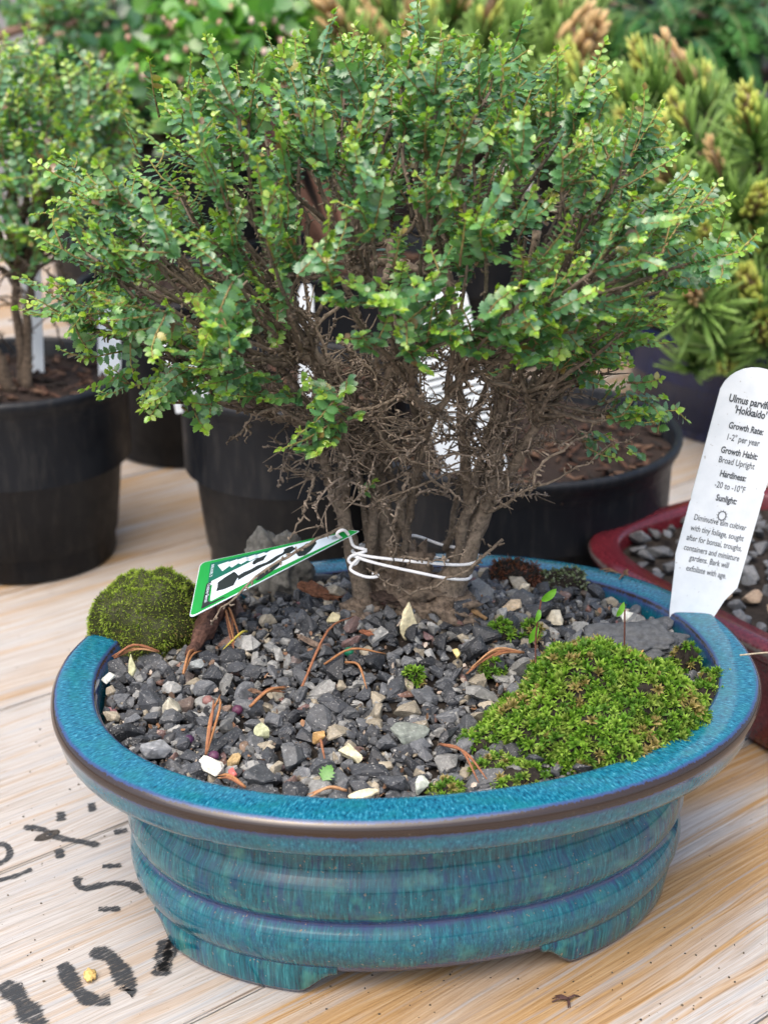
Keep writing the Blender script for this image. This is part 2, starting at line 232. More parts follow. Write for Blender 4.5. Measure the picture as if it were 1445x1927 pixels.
P_MOSSL=[(-10.23,3.20,8.71)]
P_MOSSR=[(6.03,-2.79,8.67)]
P_DRY=[(4.17,7.43,9.10)]
P_LICHEN=[(6.28,7.70,8.86)]
P_STAKE=[(10.91,4.38,8.69)]
P_LEAF=[(-2.84,-7.25,8.65)]
P_DEBRIS=[(8.89,8.26,8.69),(11.76,0.24,8.66)]
TAG=[(-7.96,3.00,11.71),(-8.28,1.50,10.12),(-2.42,2.60,13.18),(-2.14,2.40,13.22)]
STRING=[[(-2.17,2.60,12.28),(-1.54,2.30,12.28),(0.03,2.30,12.09),(1.62,2.60,11.82),(2.35,3.20,11.66),(2.54,4.00,11.52),(2.14,4.80,11.45),(1.13,5.40,11.42),(0.09,5.60,11.71),(-0.94,5.40,11.75),(-1.97,4.40,11.85),(-2.27,3.20,12.14)],[(-2.23,2.60,12.19),(-1.54,2.30,12.07),(-0.17,2.30,11.72),(1.23,2.50,11.32),(2.01,3.00,11.05),(2.18,3.80,10.90),(1.74,4.80,10.85),(0.72,5.40,10.96),(-0.01,5.50,11.26),(-1.15,5.30,11.57),(-1.96,4.20,11.83)],[(-2.71,2.30,13.05),(-2.82,2.20,13.22),(-2.74,2.20,13.35),(-2.55,2.30,13.35),(-2.36,2.50,13.01),(-2.21,2.60,12.58),(-1.74,2.60,12.41),(-2.29,2.50,12.24),(-2.41,2.50,12.02),(-2.18,2.50,11.89),(-2.02,2.50,12.15),(-2.33,2.40,11.85),(-2.25,2.30,11.68),(-1.74,2.20,11.51),(-1.31,2.30,11.50),(-1.54,2.40,11.59)]]
STROKES=[([(-15.67,2.95,0.00),(-14.76,2.73,0.00),(-14.12,2.22,0.00),(-13.22,1.96,0.00),(-12.37,1.68,0.00)],0.158),([(-14.39,4.05,0.00),(-14.23,3.36,0.00)],0.183),([(-13.25,4.67,0.00),(-13.07,4.05,0.00)],0.160),([(-13.93,1.46,0.00),(-13.76,0.83,0.00)],0.176),([(-11.95,2.54,0.00),(-11.45,2.77,0.00)],0.178),([(-16.16,-0.73,0.00),(-15.43,-0.40,0.00),(-14.68,0.11,0.00)],0.130),([(-16.47,1.82,0.00),(-16.08,1.68,0.00),(-15.80,1.21,0.00),(-15.85,0.69,0.00),(-16.13,0.41,0.00)],0.134),([(-12.79,-0.33,0.00),(-12.81,-0.73,0.00),(-12.48,-1.09,0.00),(-11.97,-0.93,0.00),(-11.39,-0.76,0.00),(-10.77,-0.83,0.00),(-10.19,-1.32,0.00)],0.150),([(-12.02,0.28,0.00),(-11.27,0.38,0.00)],0.129),([(-11.71,-2.34,0.00),(-10.87,-2.31,0.00)],0.146),([(-14.31,-6.37,0.00),(-13.71,-6.97,0.00),(-13.06,-7.83,0.00),(-12.45,-8.60,0.00)],0.338),([(-12.44,-5.32,0.00),(-12.01,-6.16,0.00),(-11.43,-6.97,0.00),(-10.92,-7.31,0.00),(-10.42,-7.23,0.00)],0.280),([(-11.54,-4.69,0.00),(-10.87,-4.98,0.00),(-10.37,-5.68,0.00),(-9.87,-6.70,0.00),(-9.90,-6.86,0.00)],0.302),([(-8.97,-4.05,0.00),(-8.94,-4.98,0.00),(-8.89,-6.05,0.00)],0.262),([(-8.66,-3.81,0.00),(-8.73,-4.98,0.00),(-8.81,-5.82,0.00)],0.202)]
B_PINE=[(15.83,50.00,25.16),(19.16,52.00,24.30),(14.08,48.00,24.07),(18.20,48.00,22.30),(14.23,46.00,22.08),(15.62,44.00,20.77),(21.71,46.00,22.71),(22.16,50.00,20.53),(20.37,40.00,18.92),(16.43,42.00,20.14),(17.56,38.00,17.75),(17.05,36.00,13.55),(20.90,42.00,14.69),(21.32,40.00,12.22),(22.55,44.00,15.91),(20.00,46.00,19.81),(16.50,46.00,17.84),(12.46,50.00,22.04),(13.60,50.00,20.20),(22.72,42.00,9.33),(21.74,46.00,7.84),(17.38,44.00,14.58),(12.31,55.00,23.99),(21.52,56.00,22.49),(17.41,50.00,15.04),(23.84,50.00,19.18),(22.22,48.00,11.24),(15.08,52.00,17.82)]
B_PINE2=[(-6.33,68.00,26.83),(-4.31,66.00,25.85),(-3.08,62.00,24.72),(-5.64,70.00,24.77),(-1.20,72.00,26.56),(1.14,66.00,25.11),(4.02,70.00,26.31),(5.83,60.00,25.61),(6.54,75.00,26.35),(8.14,66.00,25.85),(10.21,72.00,26.94),(11.66,70.00,26.31),(12.68,68.00,25.32),(7.44,66.00,23.23),(4.90,62.00,22.16),(10.98,66.00,23.23),(0.43,70.00,22.44),(-1.99,66.00,21.71),(-7.87,74.00,25.23),(3.41,74.00,22.83),(14.13,74.00,26.82),(10.26,70.00,20.86),(-4.15,76.00,27.09),(12.48,62.00,22.90),(-7.86,66.00,23.98)]
B_COTO=[(-15.82,56.00,25.26),(-14.58,58.00,26.47),(-12.94,60.00,27.36),(-10.77,56.00,26.62),(-9.13,58.00,27.16),(-11.70,54.00,25.10),(-9.67,55.00,25.35),(-13.73,56.00,24.23),(-15.45,55.00,22.96),(-7.73,58.00,25.43),(-11.26,56.00,23.19),(-13.69,58.00,22.26),(-8.65,62.00,27.94),(-10.71,60.00,28.23),(-7.15,60.00,23.47),(-15.65,64.00,27.46)]
B_SHRUB=[(-23.94,80.00,24.77),(-21.58,82.00,25.46),(-25.47,78.00,22.86),(-22.46,78.00,22.44),(-19.91,76.00,23.86),(-27.79,80.00,20.55),(-30.71,82.00,22.49),(-23.55,76.00,20.57),(-21.59,80.00,20.55),(-18.75,84.00,25.32),(-20.03,84.00,26.60),(-32.81,88.00,24.15),(-27.18,78.00,17.79),(-21.51,76.00,18.90)]
B_YEW=[(18.25,85.00,25.68),(19.99,82.00,26.30),(21.90,80.00,25.60),(24.02,80.00,26.43),(26.26,80.00,25.60),(28.37,80.00,26.43),(30.23,80.00,25.19),(18.93,80.00,24.35),(20.80,78.00,24.10),(23.39,78.00,24.10),(25.58,78.00,23.69),(28.13,78.00,24.10),(17.88,86.00,26.69),(26.04,86.00,26.91),(31.00,84.00,27.02),(16.61,86.00,24.75)]
B_ELM2=[(-19.77,30.00,25.80),(-18.07,29.00,24.35),(-17.05,31.00,25.15),(-19.77,28.00,23.71),(-18.33,27.00,22.56),(-16.89,28.00,23.19),(-15.76,31.00,24.08),(-15.02,33.00,23.54),(-16.30,30.00,21.80),(-17.63,28.00,20.80),(-19.29,28.00,20.26),(-20.25,28.00,21.60),(-15.97,33.00,22.15),(-18.53,33.00,25.46),(-20.57,31.00,27.00),(-19.76,34.00,26.71),(-15.69,34.00,24.52),(-17.31,34.00,25.62),(-20.52,29.00,18.42),(-18.56,29.00,18.70),(-20.91,31.00,24.89),(-16.75,33.00,19.31),(-20.42,36.00,24.27),(-18.89,38.00,22.85),(-21.53,29.00,24.61),(-21.80,28.00,22.13),(-22.92,30.00,19.05)]
# twig branch top-left
B_BRANCH=[(-31.07,70.00,24.96),(-28.16,70.00,25.93),(-26.11,68.00,26.15),(-24.52,68.00,26.22),(-22.87,68.00,27.20),(-27.96,70.00,25.93),(-27.38,70.00,27.83)]

# ---------------------------------------------------------------- the table of planks
def make_wood():
    t=NT('weathered_pine'); 
    co=t.coord('Object',(100,100,100),rand=True)
    def sc(x,y,z):
        mp=t.new('Mapping'); mp.inputs['Scale'].default_value=(x,y,z); t.l(co,mp.inputs['Vector']); return mp.outputs[0]
    warp=t.noise(sc(.04,.22,.2),1.,3,.5)                       # slow waviness of the grain
    sep=t.new('SeparateXYZ'); t.l(co,sep.inputs[0])
    yy=t.math('ADD',sep.outputs[1],t.math('MULTIPLY',warp,2.2))
    cb=t.new('CombineXYZ'); t.l(t.math('MULTIPLY',sep.outputs[0],.022),cb.inputs[0]); t.l(yy,cb.inputs[1])
    rings=t.noise(cb.outputs[0],1.5,3,.55)                      # broad year rings
    fine=t.noise(cb.outputs[0],9.,4,.7)                         # fine fibres
    fib=t.noise(sc(.25,14,4),1.,3,.6)
    big=t.noise(sc(.05,.35,.3),1.,2,.5)
    pale=t.ramp(fine,[(.30,(.225,.21,.19)),(.42,(.31,.295,.275)),(.52,(.37,.355,.34)),(.72,(.43,.42,.41))])
    tan=t.ramp(fine,[(.3,(.20,.11,.045)),(.5,(.33,.205,.09)),(.75,(.42,.315,.195))])
    oi=t.new('ObjectInfo'); sc_=t.new('SeparateColor'); t.l(oi.outputs['Color'],sc_.inputs[0])
    tanf=t.math('ADD',t.math('MULTIPLY',t.ramp(rings,[(.54,0.),(.60,.8),(.63,.8),(.68,.1)]),t.math('ADD',.42,t.math('MULTIPLY',sc_.outputs[0],.5))),t.math('MULTIPLY',t.ramp(big,[(.40,0.),(.62,1.)]),sc_.outputs[0]),clamp=True)
    c=t.mix(tanf,pale,tan)
    grey=t.ramp(t.noise(cb.outputs[0],2.6,3,.6),[(.54,0.),(.66,.8)])
    c=t.mix(t.math('MULTIPLY',grey,.75),c,(.30,.32,.34))
    c=t.mix(t.ramp(fib,[(.60,0.),(.75,.28)]),c,(.25,.20,.15))
    ln=t.noise(cb.outputs[0],3.3,2,.5); lat=t.ramp(ln,[(.40,0.),(.412,.65),(.424,0.),(.49,0.),(.502,.75),(.514,0.),(.575,0.),(.585,.6),(.60,0.)])
    c=t.mix(t.math('MULTIPLY',lat,.75),c,(.29,.20,.12))
    mould=t.noise(sc(.22,1.1,1),1.3,5,.7)
    c=t.mix(t.ramp(mould,[(.64,0.),(.74,.65)]),c,(.12,.12,.12))
    sp=t.noise(co,4.,3,.6); c=t.mix(t.ramp(sp,[(.70,0.),(.74,.8)]),c,(.10,.08,.06))
    t.setb(Base_Color=c,Roughness=.72); t.b.inputs['Specular IOR Level'].default_value=.3
    h=t.math('ADD',t.math('MULTIPLY',fine,.6),t.math('MULTIPLY',fib,.5)); t.bump(h,.55,.0006)
    return t.m
M['wood']=make_wood()
TH=math.radians(38)
table=empty('table_top',(0,0,0),'weathered pale pine planks of the table under all the pots',None,None,'structure')
PW=11.6
pl=bmesh.new(); bmesh.ops.create_cube(pl,size=1.0)
for v in pl.verts: v.co=Vector((v.co.x*300,v.co.y*(PW-.07),v.co.z*3.0-1.5))*CM
bmesh.ops.bevel(pl,geom=pl.edges[:],offset=.0007,segments=2,affect='EDGES')
pme=bpy.data.meshes.new('plank'); pl.to_mesh(pme); pl.free(); pme.materials.append(M['wood'])
for i in range(-7,11):
    nn=-1.9+PW*(i+.5)
    o=link(bpy.data.objects.new('plank',pme)); o.parent=table
    o.rotation_euler=(0,0,TH); o.location=Vector((-math.sin(TH)*nn+math.cos(TH)*20,math.cos(TH)*nn+math.sin(TH)*20,U(-.03,.03)))*CM
    og={-1:1.0,0:.04,1:.04,2:.35,3:1.,-2:.8}.get(i,U(.3,1)); o.color=(og,og,og,1)
    if i in(-1,0,1): o.location.z=0
# handwritten marks, brushed on the planks
def make_marks():
    t=NT('black_marker'); co=t.coord('Object',(100,100,100))
    mp=t.new('Mapping'); mp.inputs['Rotation'].default_value=(0,0,-TH); mp.inputs['Scale'].default_value=(1,1,1); t.l(co,mp.inputs['Vector'])
    mp2=t.new('Mapping'); mp2.inputs['Scale'].default_value=(1.3,9,1); t.l(mp.outputs[0],mp2.inputs['Vector'])
    n=t.noise(mp2.outputs[0],1.3,4,.7); at=t.attr('col'); sp=t.new('SeparateColor'); t.l(at.outputs['Color'],sp.inputs[0])
    f=t.math('ADD',n,sp.outputs[0])
    al=t.ramp(f,[(.56,0.),(.72,.86)])
    t.setb(Base_Color=(.022,.026,.030),Roughness=.7,Alpha=al); return t.m
M['mark']=make_marks()
for si,(pts,w) in enumerate(STROKES):
    mb=MB(); P=smooth_path(pts,18); V=[];Cc=[];F=[]; wide=len(pts)>2 and w>.22
    for i,p in enumerate(P):
        d=P[min(i+1,17)]-P[max(i-1,0)]; d/=vnorm(d); nrm=np.array([-d[1],d[0],0])
        ww=w*2.15*(1+.18*math.sin(i*.9+si)+U(-.1,.1))*.62
        for k,(s,a) in enumerate(((-1,-.03),(-.55,.24),(.55,.24),(1,-.03))):
            V.append(p+nrm*s*ww+np.array([0,0,.03])); e=.12 if i in(0,17) else 0
            Cc.append((a-e,)*3)
    for i in range(17):
        for k in range(3): F.append((i*4+k,i*4+k+1,i*4+k+5,i*4+k+4))
    mb.add(V,F,np.array(Cc)); mb.build('painted_mark',M['mark'],table)
mb=MB(); V=[];F=[]                                              # dark knot with a split
for i in range(4):
    for k in range(14):
        a=2*math.pi*k/14; r=[1.,.7,.4,.1][i]*(1+.05*math.sin(3*k)+.05*U(-1,1)); V.append((-14.58+.55*r*math.cos(a)*math.cos(TH)-.28*r*math.sin(a)*math.sin(TH),2.36+.55*r*math.cos(a)*math.sin(TH)+.28*r*math.sin(a)*math.cos(TH),[.02,.05,.03,.02][i]))
for i in range(3):
    for k in range(14): F.append((i*14+k,i*14+(k+1)%14,(i+1)*14+(k+1)%14,(i+1)*14+k))
mb.add(V,F,(.05,.045,.04)); mb.build('knot',M['bark'],table,smooth=True)
mb=MB()                                                          # crumbs of soil lying about
for i in range(260):
    if i<150: x,y=U(-17,-11.5),U(-8,26)
    else: x,y=U(-4,16),U(-9.5,-3)
    r=U(.015,.05); ps=rng.normal(size=(6,3)); ps/=np.linalg.norm(ps,axis=1)[:,None]
    q=np.array([[1,0,0],[-1,0,0],[0,1,0],[0,-1,0],[0,0,1],[0,0,-1]])*r*rng.uniform(.5,1.6,(6,1))+(x,y,r*.6)
    mb.add(q,[(0,2,4),(2,1,4),(1,3,4),(3,0,4),(2,0,5),(1,2,5),(3,1,5),(0,3,5)],random.choice([(.05,.04,.03),(.09,.07,.05),(.03,.03,.03)]))
tag(mb.build('soil_crumbs',M['dry']),'dark soil crumbs scattered over the pale planks','crumbs',None,'stuff')
def blob(name,mat,loc,size,col,label,cat,nsub=2,amp=.25,fr=2.,group=None,seed=0,R=None,flat=False,parent=None):
    """a rough solid: icosphere pushed about by noise"""
    bm=bmesh.new(); bmesh.ops.create_icosphere(bm,subdivisions=nsub,radius=1.)
    V=[];off=Vector((seed*3.7,seed*1.3,seed*7.1))
    for v in bm.verts:
        k=1+amp*mnoise.fractal(v.co*fr+off,.9,2.,4); p=v.co*k
        p=Vector((p.x*size[0],p.y*size[1],p.z*size[2]))
        if R is not None: p=R@p
        V.append(tuple(p))
    F=[[v.index for v in f.verts] for f in bm.faces]; bm.free()
    mb=MB(); mb.add(np.array(V)+np.asarray(loc),F,col)
    o=mb.build(name,mat,parent,loc,smooth=not flat)
    if label: tag(o,label,cat,group)
    return o
blob('popcorn_crumb',M['dry'],(-11.3,-6.18,.16),(.20,.27,.16),(.62,.42,.15),'yellow crumb lying inside the brushed black letter','crumb',3,.5,2.5)
mb=MB()
for k in range(9):
    a=U(0,6.28); tube(mb,[(5.15,-7.3,.12),(5.15+.3*math.cos(a),-7.3+.2*math.sin(a),.16),(5.15+.55*math.cos(a),-7.3+.35*math.sin(a),.03)],[.06,.035,.015],4,(.06,.03,.025))
tag(mb.build('dry_scrap',M['dry'],None,(5.15,-7.3,0)),'dark crumpled plant scrap under the right pot foot','scrap')
mb=MB(); tube(mb,[(15.0,-2.6,.15),(15.8,-2.9,.2),(17,-2.5,.1)],[.12,.2,.1],6,(.05,.035,.03),.2)
tag(mb.build('bark_scrap',M['bark']),'dark bark scrap on the table at the right edge','scrap')

# ---------------------------------------------------------------- blue glazed oval pot
PA,PB,PN=12.8,10.0,2.16; PC=np.array([-.2,.25]); PR=math.radians(10)
def sup(t,a,b,n=PN):
    c,s=math.cos(t),math.sin(t)
    return np.array([a*math.copysign(abs(c)**(2/n),c), b*math.copysign(abs(s)**(2/n),s)])
def potpt(t,inset,z):
    p=sup(t,PA-inset,PB-inset); c,s=math.cos(PR),math.sin(PR)
    return np.array([PC[0]+p[0]*c-p[1]*s, PC[1]+p[0]*s+p[1]*c, z])
def pot_r(x,y,inset=0):
    c,s=math.cos(PR),math.sin(PR); u=x-PC[0]; v=y-PC[1]; p=u*c+v*s; q=-u*s+v*c
    return (abs(p/(PA-inset))**PN+abs(q/(PB-inset))**PN)**(1/PN)
def make_glaze():
    t=NT('blue_glaze')
    uv=t.new('UVMap',uv_map='UVMap'); 
    def sc(x,y):
        mp=t.new('Mapping'); mp.inputs['Scale'].default_value=(x,y,1); t.l(uv.outputs[0],mp.inputs['Vector']); return mp.outputs[0]
    at=t.attr('col'); sp=t.new('SeparateColor'); t.l(at.outputs['Color'],sp.inputs[0])
    brk,zone=sp.outputs[0],sp.outputs[1]
    st=t.noise(sc(13,4.2),1.,4,.68)            # runny streaks down the glaze
    stb=t.noise(sc(8.5,1.1),1.,5,.72); st2=t.noise(sc(2.2,.42),1.,4,.65)
    big=t.noise(sc(.35,.5),1.,2,.5)
    body=t.ramp(stb,[(.30,(.0015,.020,.036)),(.44,(.0025,.058,.082)),(.56,(.005,.118,.150)),(.70,(.04,.25,.28)),(.82,(.14,.41,.42))])
    body=t.mix(t.math('MULTIPLY',t.ramp(big,[(.5,0.),(.66,1.)]),.30),body,(.06,.17,.17))
    body=t.mix(t.math('MULTIPLY',t.ramp(st2,[(.50,0.),(.64,1.)]),.72),body,(.010,.036,.115))
    body=t.mix(t.math('MULTIPLY',t.ramp(t.noise(sc(.8,.9),1.,3,.6),[(.55,0.),(.70,1.)]),.5),body,(.07,.26,.20))
    rim=t.ramp(st,[(.30,(.002,.028,.060)),(.44,(.004,.075,.135)),(.56,(.010,.135,.215)),(.68,(.055,.26,.36)),(.80,(.20,.46,.54))])
    rim=t.mix(t.math('MULTIPLY',t.ramp(t.noise(sc(.9,1.1),1.,4,.65),[(.46,0.),(.66,1.)]),.7),rim,t.mix(st,(.003,.06,.085),(.015,.19,.22)))
    c=t.mix(zone,body,rim)
    b=t.math('ADD',brk,t.math('MULTIPLY',t.math('SUBTRACT',st,.5),.55))
    b=t.math('ADD',b,t.math('MULTIPLY',t.math('SUBTRACT',st2,.5),.35))
    c=t.mix(t.ramp(b,[(.28,0.),(.5,.8)]),c,(.030,.040,.14))
    c=t.mix(t.ramp(b,[(.56,0.),(.70,1.)]),c,(.026,.017,.014))
    d=t.noise(sc(6,6),1.,2,.5); d2=t.noise(sc(.5,.8),1.,2,.5)
    dm=t.math('MULTIPLY',t.ramp(d,[(.66,0.),(.70,1.)]),t.ramp(d2,[(.42,0.),(.6,1.)]))
    dm=t.math('MULTIPLY',dm,t.math('SUBTRACT',1.,zone))
    c=t.mix(dm,c,(.20,.15,.10))
    haze=t.math('MULTIPLY',t.ramp(t.noise(sc(.5,.9),1.3,4,.6),[(.5,0.),(.75,.30)]),t.math('SUBTRACT',1.,zone))
    c=t.mix(t.math('MULTIPLY',haze,.35),c,(.26,.27,.25))
    t.setb(Base_Color=c,Roughness=t.math('ADD',.13,t.math('MULTIPLY',dm,.5))); t.b.inputs['Specular IOR Level'].default_value=.5
    t.b.inputs['Coat Weight'].default_value=.15; t.b.inputs['Coat Roughness'].default_value=.06
    wv=t.math('ADD',t.math('MULTIPLY',st,.25),t.math('MULTIPLY',st2,.8)); t.bump(wv,.12,.0006)
    return t.m
M['glaze']=make_glaze()
def red_glaze():
    t=NT('red_glaze'); co=t.coord(); n=t.noise(co,6.,4,.6); at=t.attr('col'); sp=t.new('SeparateColor'); t.l(at.outputs['Color'],sp.inputs[0])
    c=t.ramp(n,[(.3,(.055,.006,.010)),(.6,(.115,.014,.020)),(.8,(.17,.05,.055))])
    b=t.math('ADD',sp.outputs[0],t.math('MULTIPLY',t.math('SUBTRACT',n,.5),.6)); c=t.mix(t.ramp(b,[(.5,0.),(.7,1.)]),c,(.10,.09,.085))
    t.setb(Base_Color=c,Roughness=.2); return t.m
M['red_glaze']=red_glaze()
def ring_mesh(name,prof,ptfun,nr,mat,parent,close_bottom=False,u_len=70.):
    """prof: list of (inset,z,break,zone) swept round; uv in centimetres"""
    mb=MB(); V=[];F=[];Cc=[];uvv=[]
    acc=0;prev=None
    for j,(d,z,bk,zn) in enumerate(prof):
        if prev is not None: acc+=math.hypot(d-prev[0],z-prev[1])
        prev=(d,z)
        for i in range(nr):
            V.append(ptfun(2*math.pi*i/nr,d,z)); Cc.append((bk,zn,0)); 
    m=len(prof)
    for j in range(m-1):
        for i in range(nr): F.append((j*nr+i,j*nr+(i+1)%nr,(j+1)*nr+(i+1)%nr,(j+1)*nr+i))
    if close_bottom: F.append(tuple((m-1)*nr+i for i in range(nr)))
    mb.add(V,F,np.array(Cc)); me=mb.mesh(name,smooth=True)
    uvl=me.uv_layers.new(name='UVMap'); arcs=[0]; 
    for (a,b) in zip(prof[:-1],prof[1:]): arcs.append(arcs[-1]+math.hypot(a[0]-b[0],a[1]-b[1]))
    for p in me.polygons:
        idx=[me.loops[l].vertex_index for l in p.loop_indices]
        us=[(i%nr)/nr*u_len for i in idx]; wrap=max(us)-min(us)>u_len/2
        for l,i,u in zip(p.loop_indices,idx,us):
            if wrap and u<u_len/2: u+=u_len
            uvl.data[l].uv=(u,arcs[min(i//nr,m-1)])
    me.materials.append(mat)
    o=link(bpy.data.objects.new(name,me)); o.parent=parent
    if parent is not None: o.location=-Vector(parent_base(parent))*CM
    return o
pot=empty('bonsai_pot',(PC[0],PC[1],0),'oval pot glazed turquoise blue with brown rim edge, holding the bonsai','plant pot')
rim_prof=[(2.0,6.6,.0,.3),(1.70,8.2,.1,.4),(1.62,8.68,.45,.6),(1.54,8.85,.72,.8),(1.42,8.93,.35,1),(1.25,8.95,.0,1),(1.0,8.95,0,1),(.75,8.95,0,1),(.48,8.94,.02,1),(.34,8.92,.12,1),(.22,8.90,.40,1),(.08,8.80,.85,1),(.0,8.66,1.05,.9),(.0,8.50,.85,.8),(.04,8.36,.45,.7),(.10,8.20,.25,.7),(.14,8.0,.0,.7),(.20,7.75,.0,.6),(.30,7.55,.05,.5),(.50,7.42,.2,.3),(1.0,7.32,.35,.2),(1.6,7.22,.3,.1),(2.25,7.1,.2,0)]
body_prof=[(2.2,7.13,.3,0),(2.46,6.98,.15,0),(2.66,6.7,.0,0),(2.80,6.2,.0,0),(2.84,5.7,.02,0),(2.80,5.25,.05,0),(2.66,4.95,.15,0),(2.50,4.78,.18,0),(2.40,4.55,.05,.1),(2.34,4.2,.0,.15),(2.34,3.85,.0,.15),(2.42,3.55,.2,.05),(2.58,3.30,.45,0),(2.70,3.14,.58,0),(2.68,3.0,.42,0),(2.52,2.85,.2,.15),(2.40,2.6,.08,.4),(2.36,2.3,.0,.5),(2.40,1.95,.0,.4),(2.52,1.6,.1,.2),(2.68,1.30,.5,0),(2.80,1.12,.6,0),(2.9,1.0,.5,0),(3.3,.95,.4,0),(6.5,.95,.3,0)]
rim_o=ring_mesh('rim',rim_prof,potpt,200,M['glaze'],pot)
body_o=ring_mesh('body',body_prof,potpt,200,M['glaze'],pot,True)
def make_foot(t0,t1):
    mb=MB();V=[];F=[];Cc=[];n=44
    for i in range(n+1):
        f=i/n; t=t0+(t1-t0)*f
        e=min(f,1-f)/.17; e=max(0,min(1,e)); e=e*e*(3-2*e); zb=1.0*(1-e)
        for (ins,z,bk) in ((2.72,1.50,.4),(2.62,min(1.2,zb+(1.15-zb)*.75+.2),.15),(2.70,zb+(1.1-zb)*.25,.15),(2.84,zb+.02,.6),(3.05,zb,.6),(3.9,zb+.03,.5),(4.1,1.0,.4)):
            V.append(potpt(t,ins,max(z,zb))); Cc.append((bk,.05,0))
    for i in range(n):
        for k in range(6): F.append((i*7+k,i*7+k+1,i*7+k+8,i*7+k+7))
    F.append(tuple(range(6,-1,-1))); F.append(tuple(n*7+k for k in range(7)))
    mb.add(V,F,np.array(Cc)); me=mb.mesh('foot',smooth=True); uvl=me.uv_layers.new(name='UVMap')
    for l in me.loops:
        i=l.vertex_index; uvl.data[l.index].uv=(i//7*.22+t0*9, [0,.4,.8,1.,1.2,2.,2.4][i%7])
    me.materials.append(M['glaze']); o=link(bpy.data.objects.new('foot',me)); o.parent=pot; o.location=-pot.location
D=math.radians
for a,b in ((D(198),D(250)),(D(288),D(340)),(D(20),D(70)),(D(110),D(160))): make_foot(a,b)

# ---------------------------------------------------------------- gravel
def soil_z(x,y): return 8.2+1.45*math.exp(-(x*x/34+(y-4.2)**2/16))
gravel=empty('gravel_bed',(PC[0],PC[1],8.2),'dark slate gravel filling the blue oval pot','gravel')
mb=MB();V=[];F=[];n=72
V.append((PC[0],PC[1],soil_z(*PC)-.1))
for j in range(1,13):
    for i in range(n):
        p=potpt(2*math.pi*i/n,1.8,0); q=PC+(p[:2]-PC)*j/12; V.append((q[0],q[1],soil_z(q[0],q[1])-.12+U(-.06,.06)))
for i in range(n): F.append((0,1+i,1+(i+1)%n))
for j in range(11):
    for i in range(n): F.append((1+j*n+i,1+(j+1)*n+i,1+(j+1)*n+(i+1)%n,1+j*n+(i+1)%n))
mb.add(V,F); mb.build('soil',M['soil'],gravel,smooth=True)
def rock_mesh(seed,npts=13,bev=.07,flat=1.):
    r=np.random.default_rng(seed); P=r.normal(size=(npts,3)); P/=np.linalg.norm(P,axis=1)[:,None]
    P*=r.uniform(.75,1.1,(npts,1)); P*=np.array([1.0,r.uniform(.6,.85),r.uniform(.4,.65)*flat])
    bm=bmesh.new()
    for p in P: bm.verts.new(p)
    bmesh.ops.convex_hull(bm,input=bm.verts[:])
    for v in [v for v in bm.verts if not v.link_faces]: bm.verts.remove(v)
    bmesh.ops.dissolve_limit(bm,angle_limit=math.radians(12),verts=bm.verts[:],edges=bm.edges[:])
    bmesh.ops.bevel(bm,geom=bm.edges[:]+bm.verts[:],offset=bev,segments=1,affect='EDGES',clamp_overlap=True)
    bmesh.ops.triangulate(bm,faces=bm.faces[:])
    V=np.array([v.co[:] for v in bm.verts]); F=[[v.index for v in f.verts] for f in bm.faces]; bm.free()
    V+=r.normal(size=V.shape)*.018
    return V,F
def soften(V,F,seed):
    bm=bmesh.new(); vs=[bm.verts.new(v) for v in V]
    for f in F: bm.faces.new([vs[i] for i in f])
    bmesh.ops.subdivide_edges(bm,edges=bm.edges[:],cuts=1,smooth=.25,use_grid_fill=True); bmesh.ops.triangulate(bm,faces=bm.faces[:])
    off=Vector((seed*3.3,1,seed)); V=[]
    for v in bm.verts: V.append(tuple(v.co*(1+.07*mnoise.fractal(v.co*3+off,.8,2.,3))))
    F=[[v.index for v in f.verts] for f in bm.faces]; bm.free(); return np.array(V),F
ROCKS=[rock_mesh(100+i) for i in range(16)]
GRIT=[rock_mesh(200+i,8,.0) for i in range(6)]
rock_me=[]
for i,(V,F) in enumerate(ROCKS):
    V,F=soften(V,F,i); mb=MB(); mb.add(V,F); me=mb.mesh('stone'); me.materials.append(M['stone_obj']); rock_me.append(me)
def stone_col():
    r=random.random()
    if r<.48: b=U(.020,.050); return (b*.90,b*.99,b*1.14)
    if r<.72: b=U(.055,.115); return (b*.94,b,b*1.08)
    if r<.87: b=U(.14,.28); return (b,b*1.01,b*.97)
    if r<.95: b=U(.18,.34); return (b,b*.88,b*.66)
    return (U(.10,.16),U(.07,.09),U(.06,.08))
def rnd_rot(tilt): return Euler((random.gauss(0,tilt),random.gauss(0,tilt),U(0,6.28))).to_matrix()
SPECIAL=[tuple(p[:2]) for p in P_STONE]
def blocked(x,y):
    if ((x+10.1)/2.0)**2+((y-3.3)/1.9)**2<1: return True             # moss cushion
    if ((x-6.2)/3.3)**2+((y+3.2)/2.7)**2<1: return True              # moss clump
    if ((x-8.2)/1.9)**2+((y-1.9)/1.3)**2<1: return True              # flat rock
    return any((x-a)**2+(y-b)**2<.14 for a,b in SPECIAL)
cand=[];tries=0
while len(cand)<300 and tries<90000:
    tries+=1
    t=U(0,6.2832); k=math.sqrt(random.random()); p=potpt(t,2.05,0); q=PC+(p[:2]-PC)*k; x,y=q
    if blocked(x,y): continue
    r=random.choice((U(.32,.44),U(.38,.54),U(.48,.66))); 
    if tries>4000: r=U(.26,.38)
    if tries>30000: r=U(.22,.30)
    if any((x-a)**2+(y-b)**2<(.71*(r+c))**2 for a,b,c in cand): continue
    cand.append((x,y,r))
gb=parent_base(gravel)
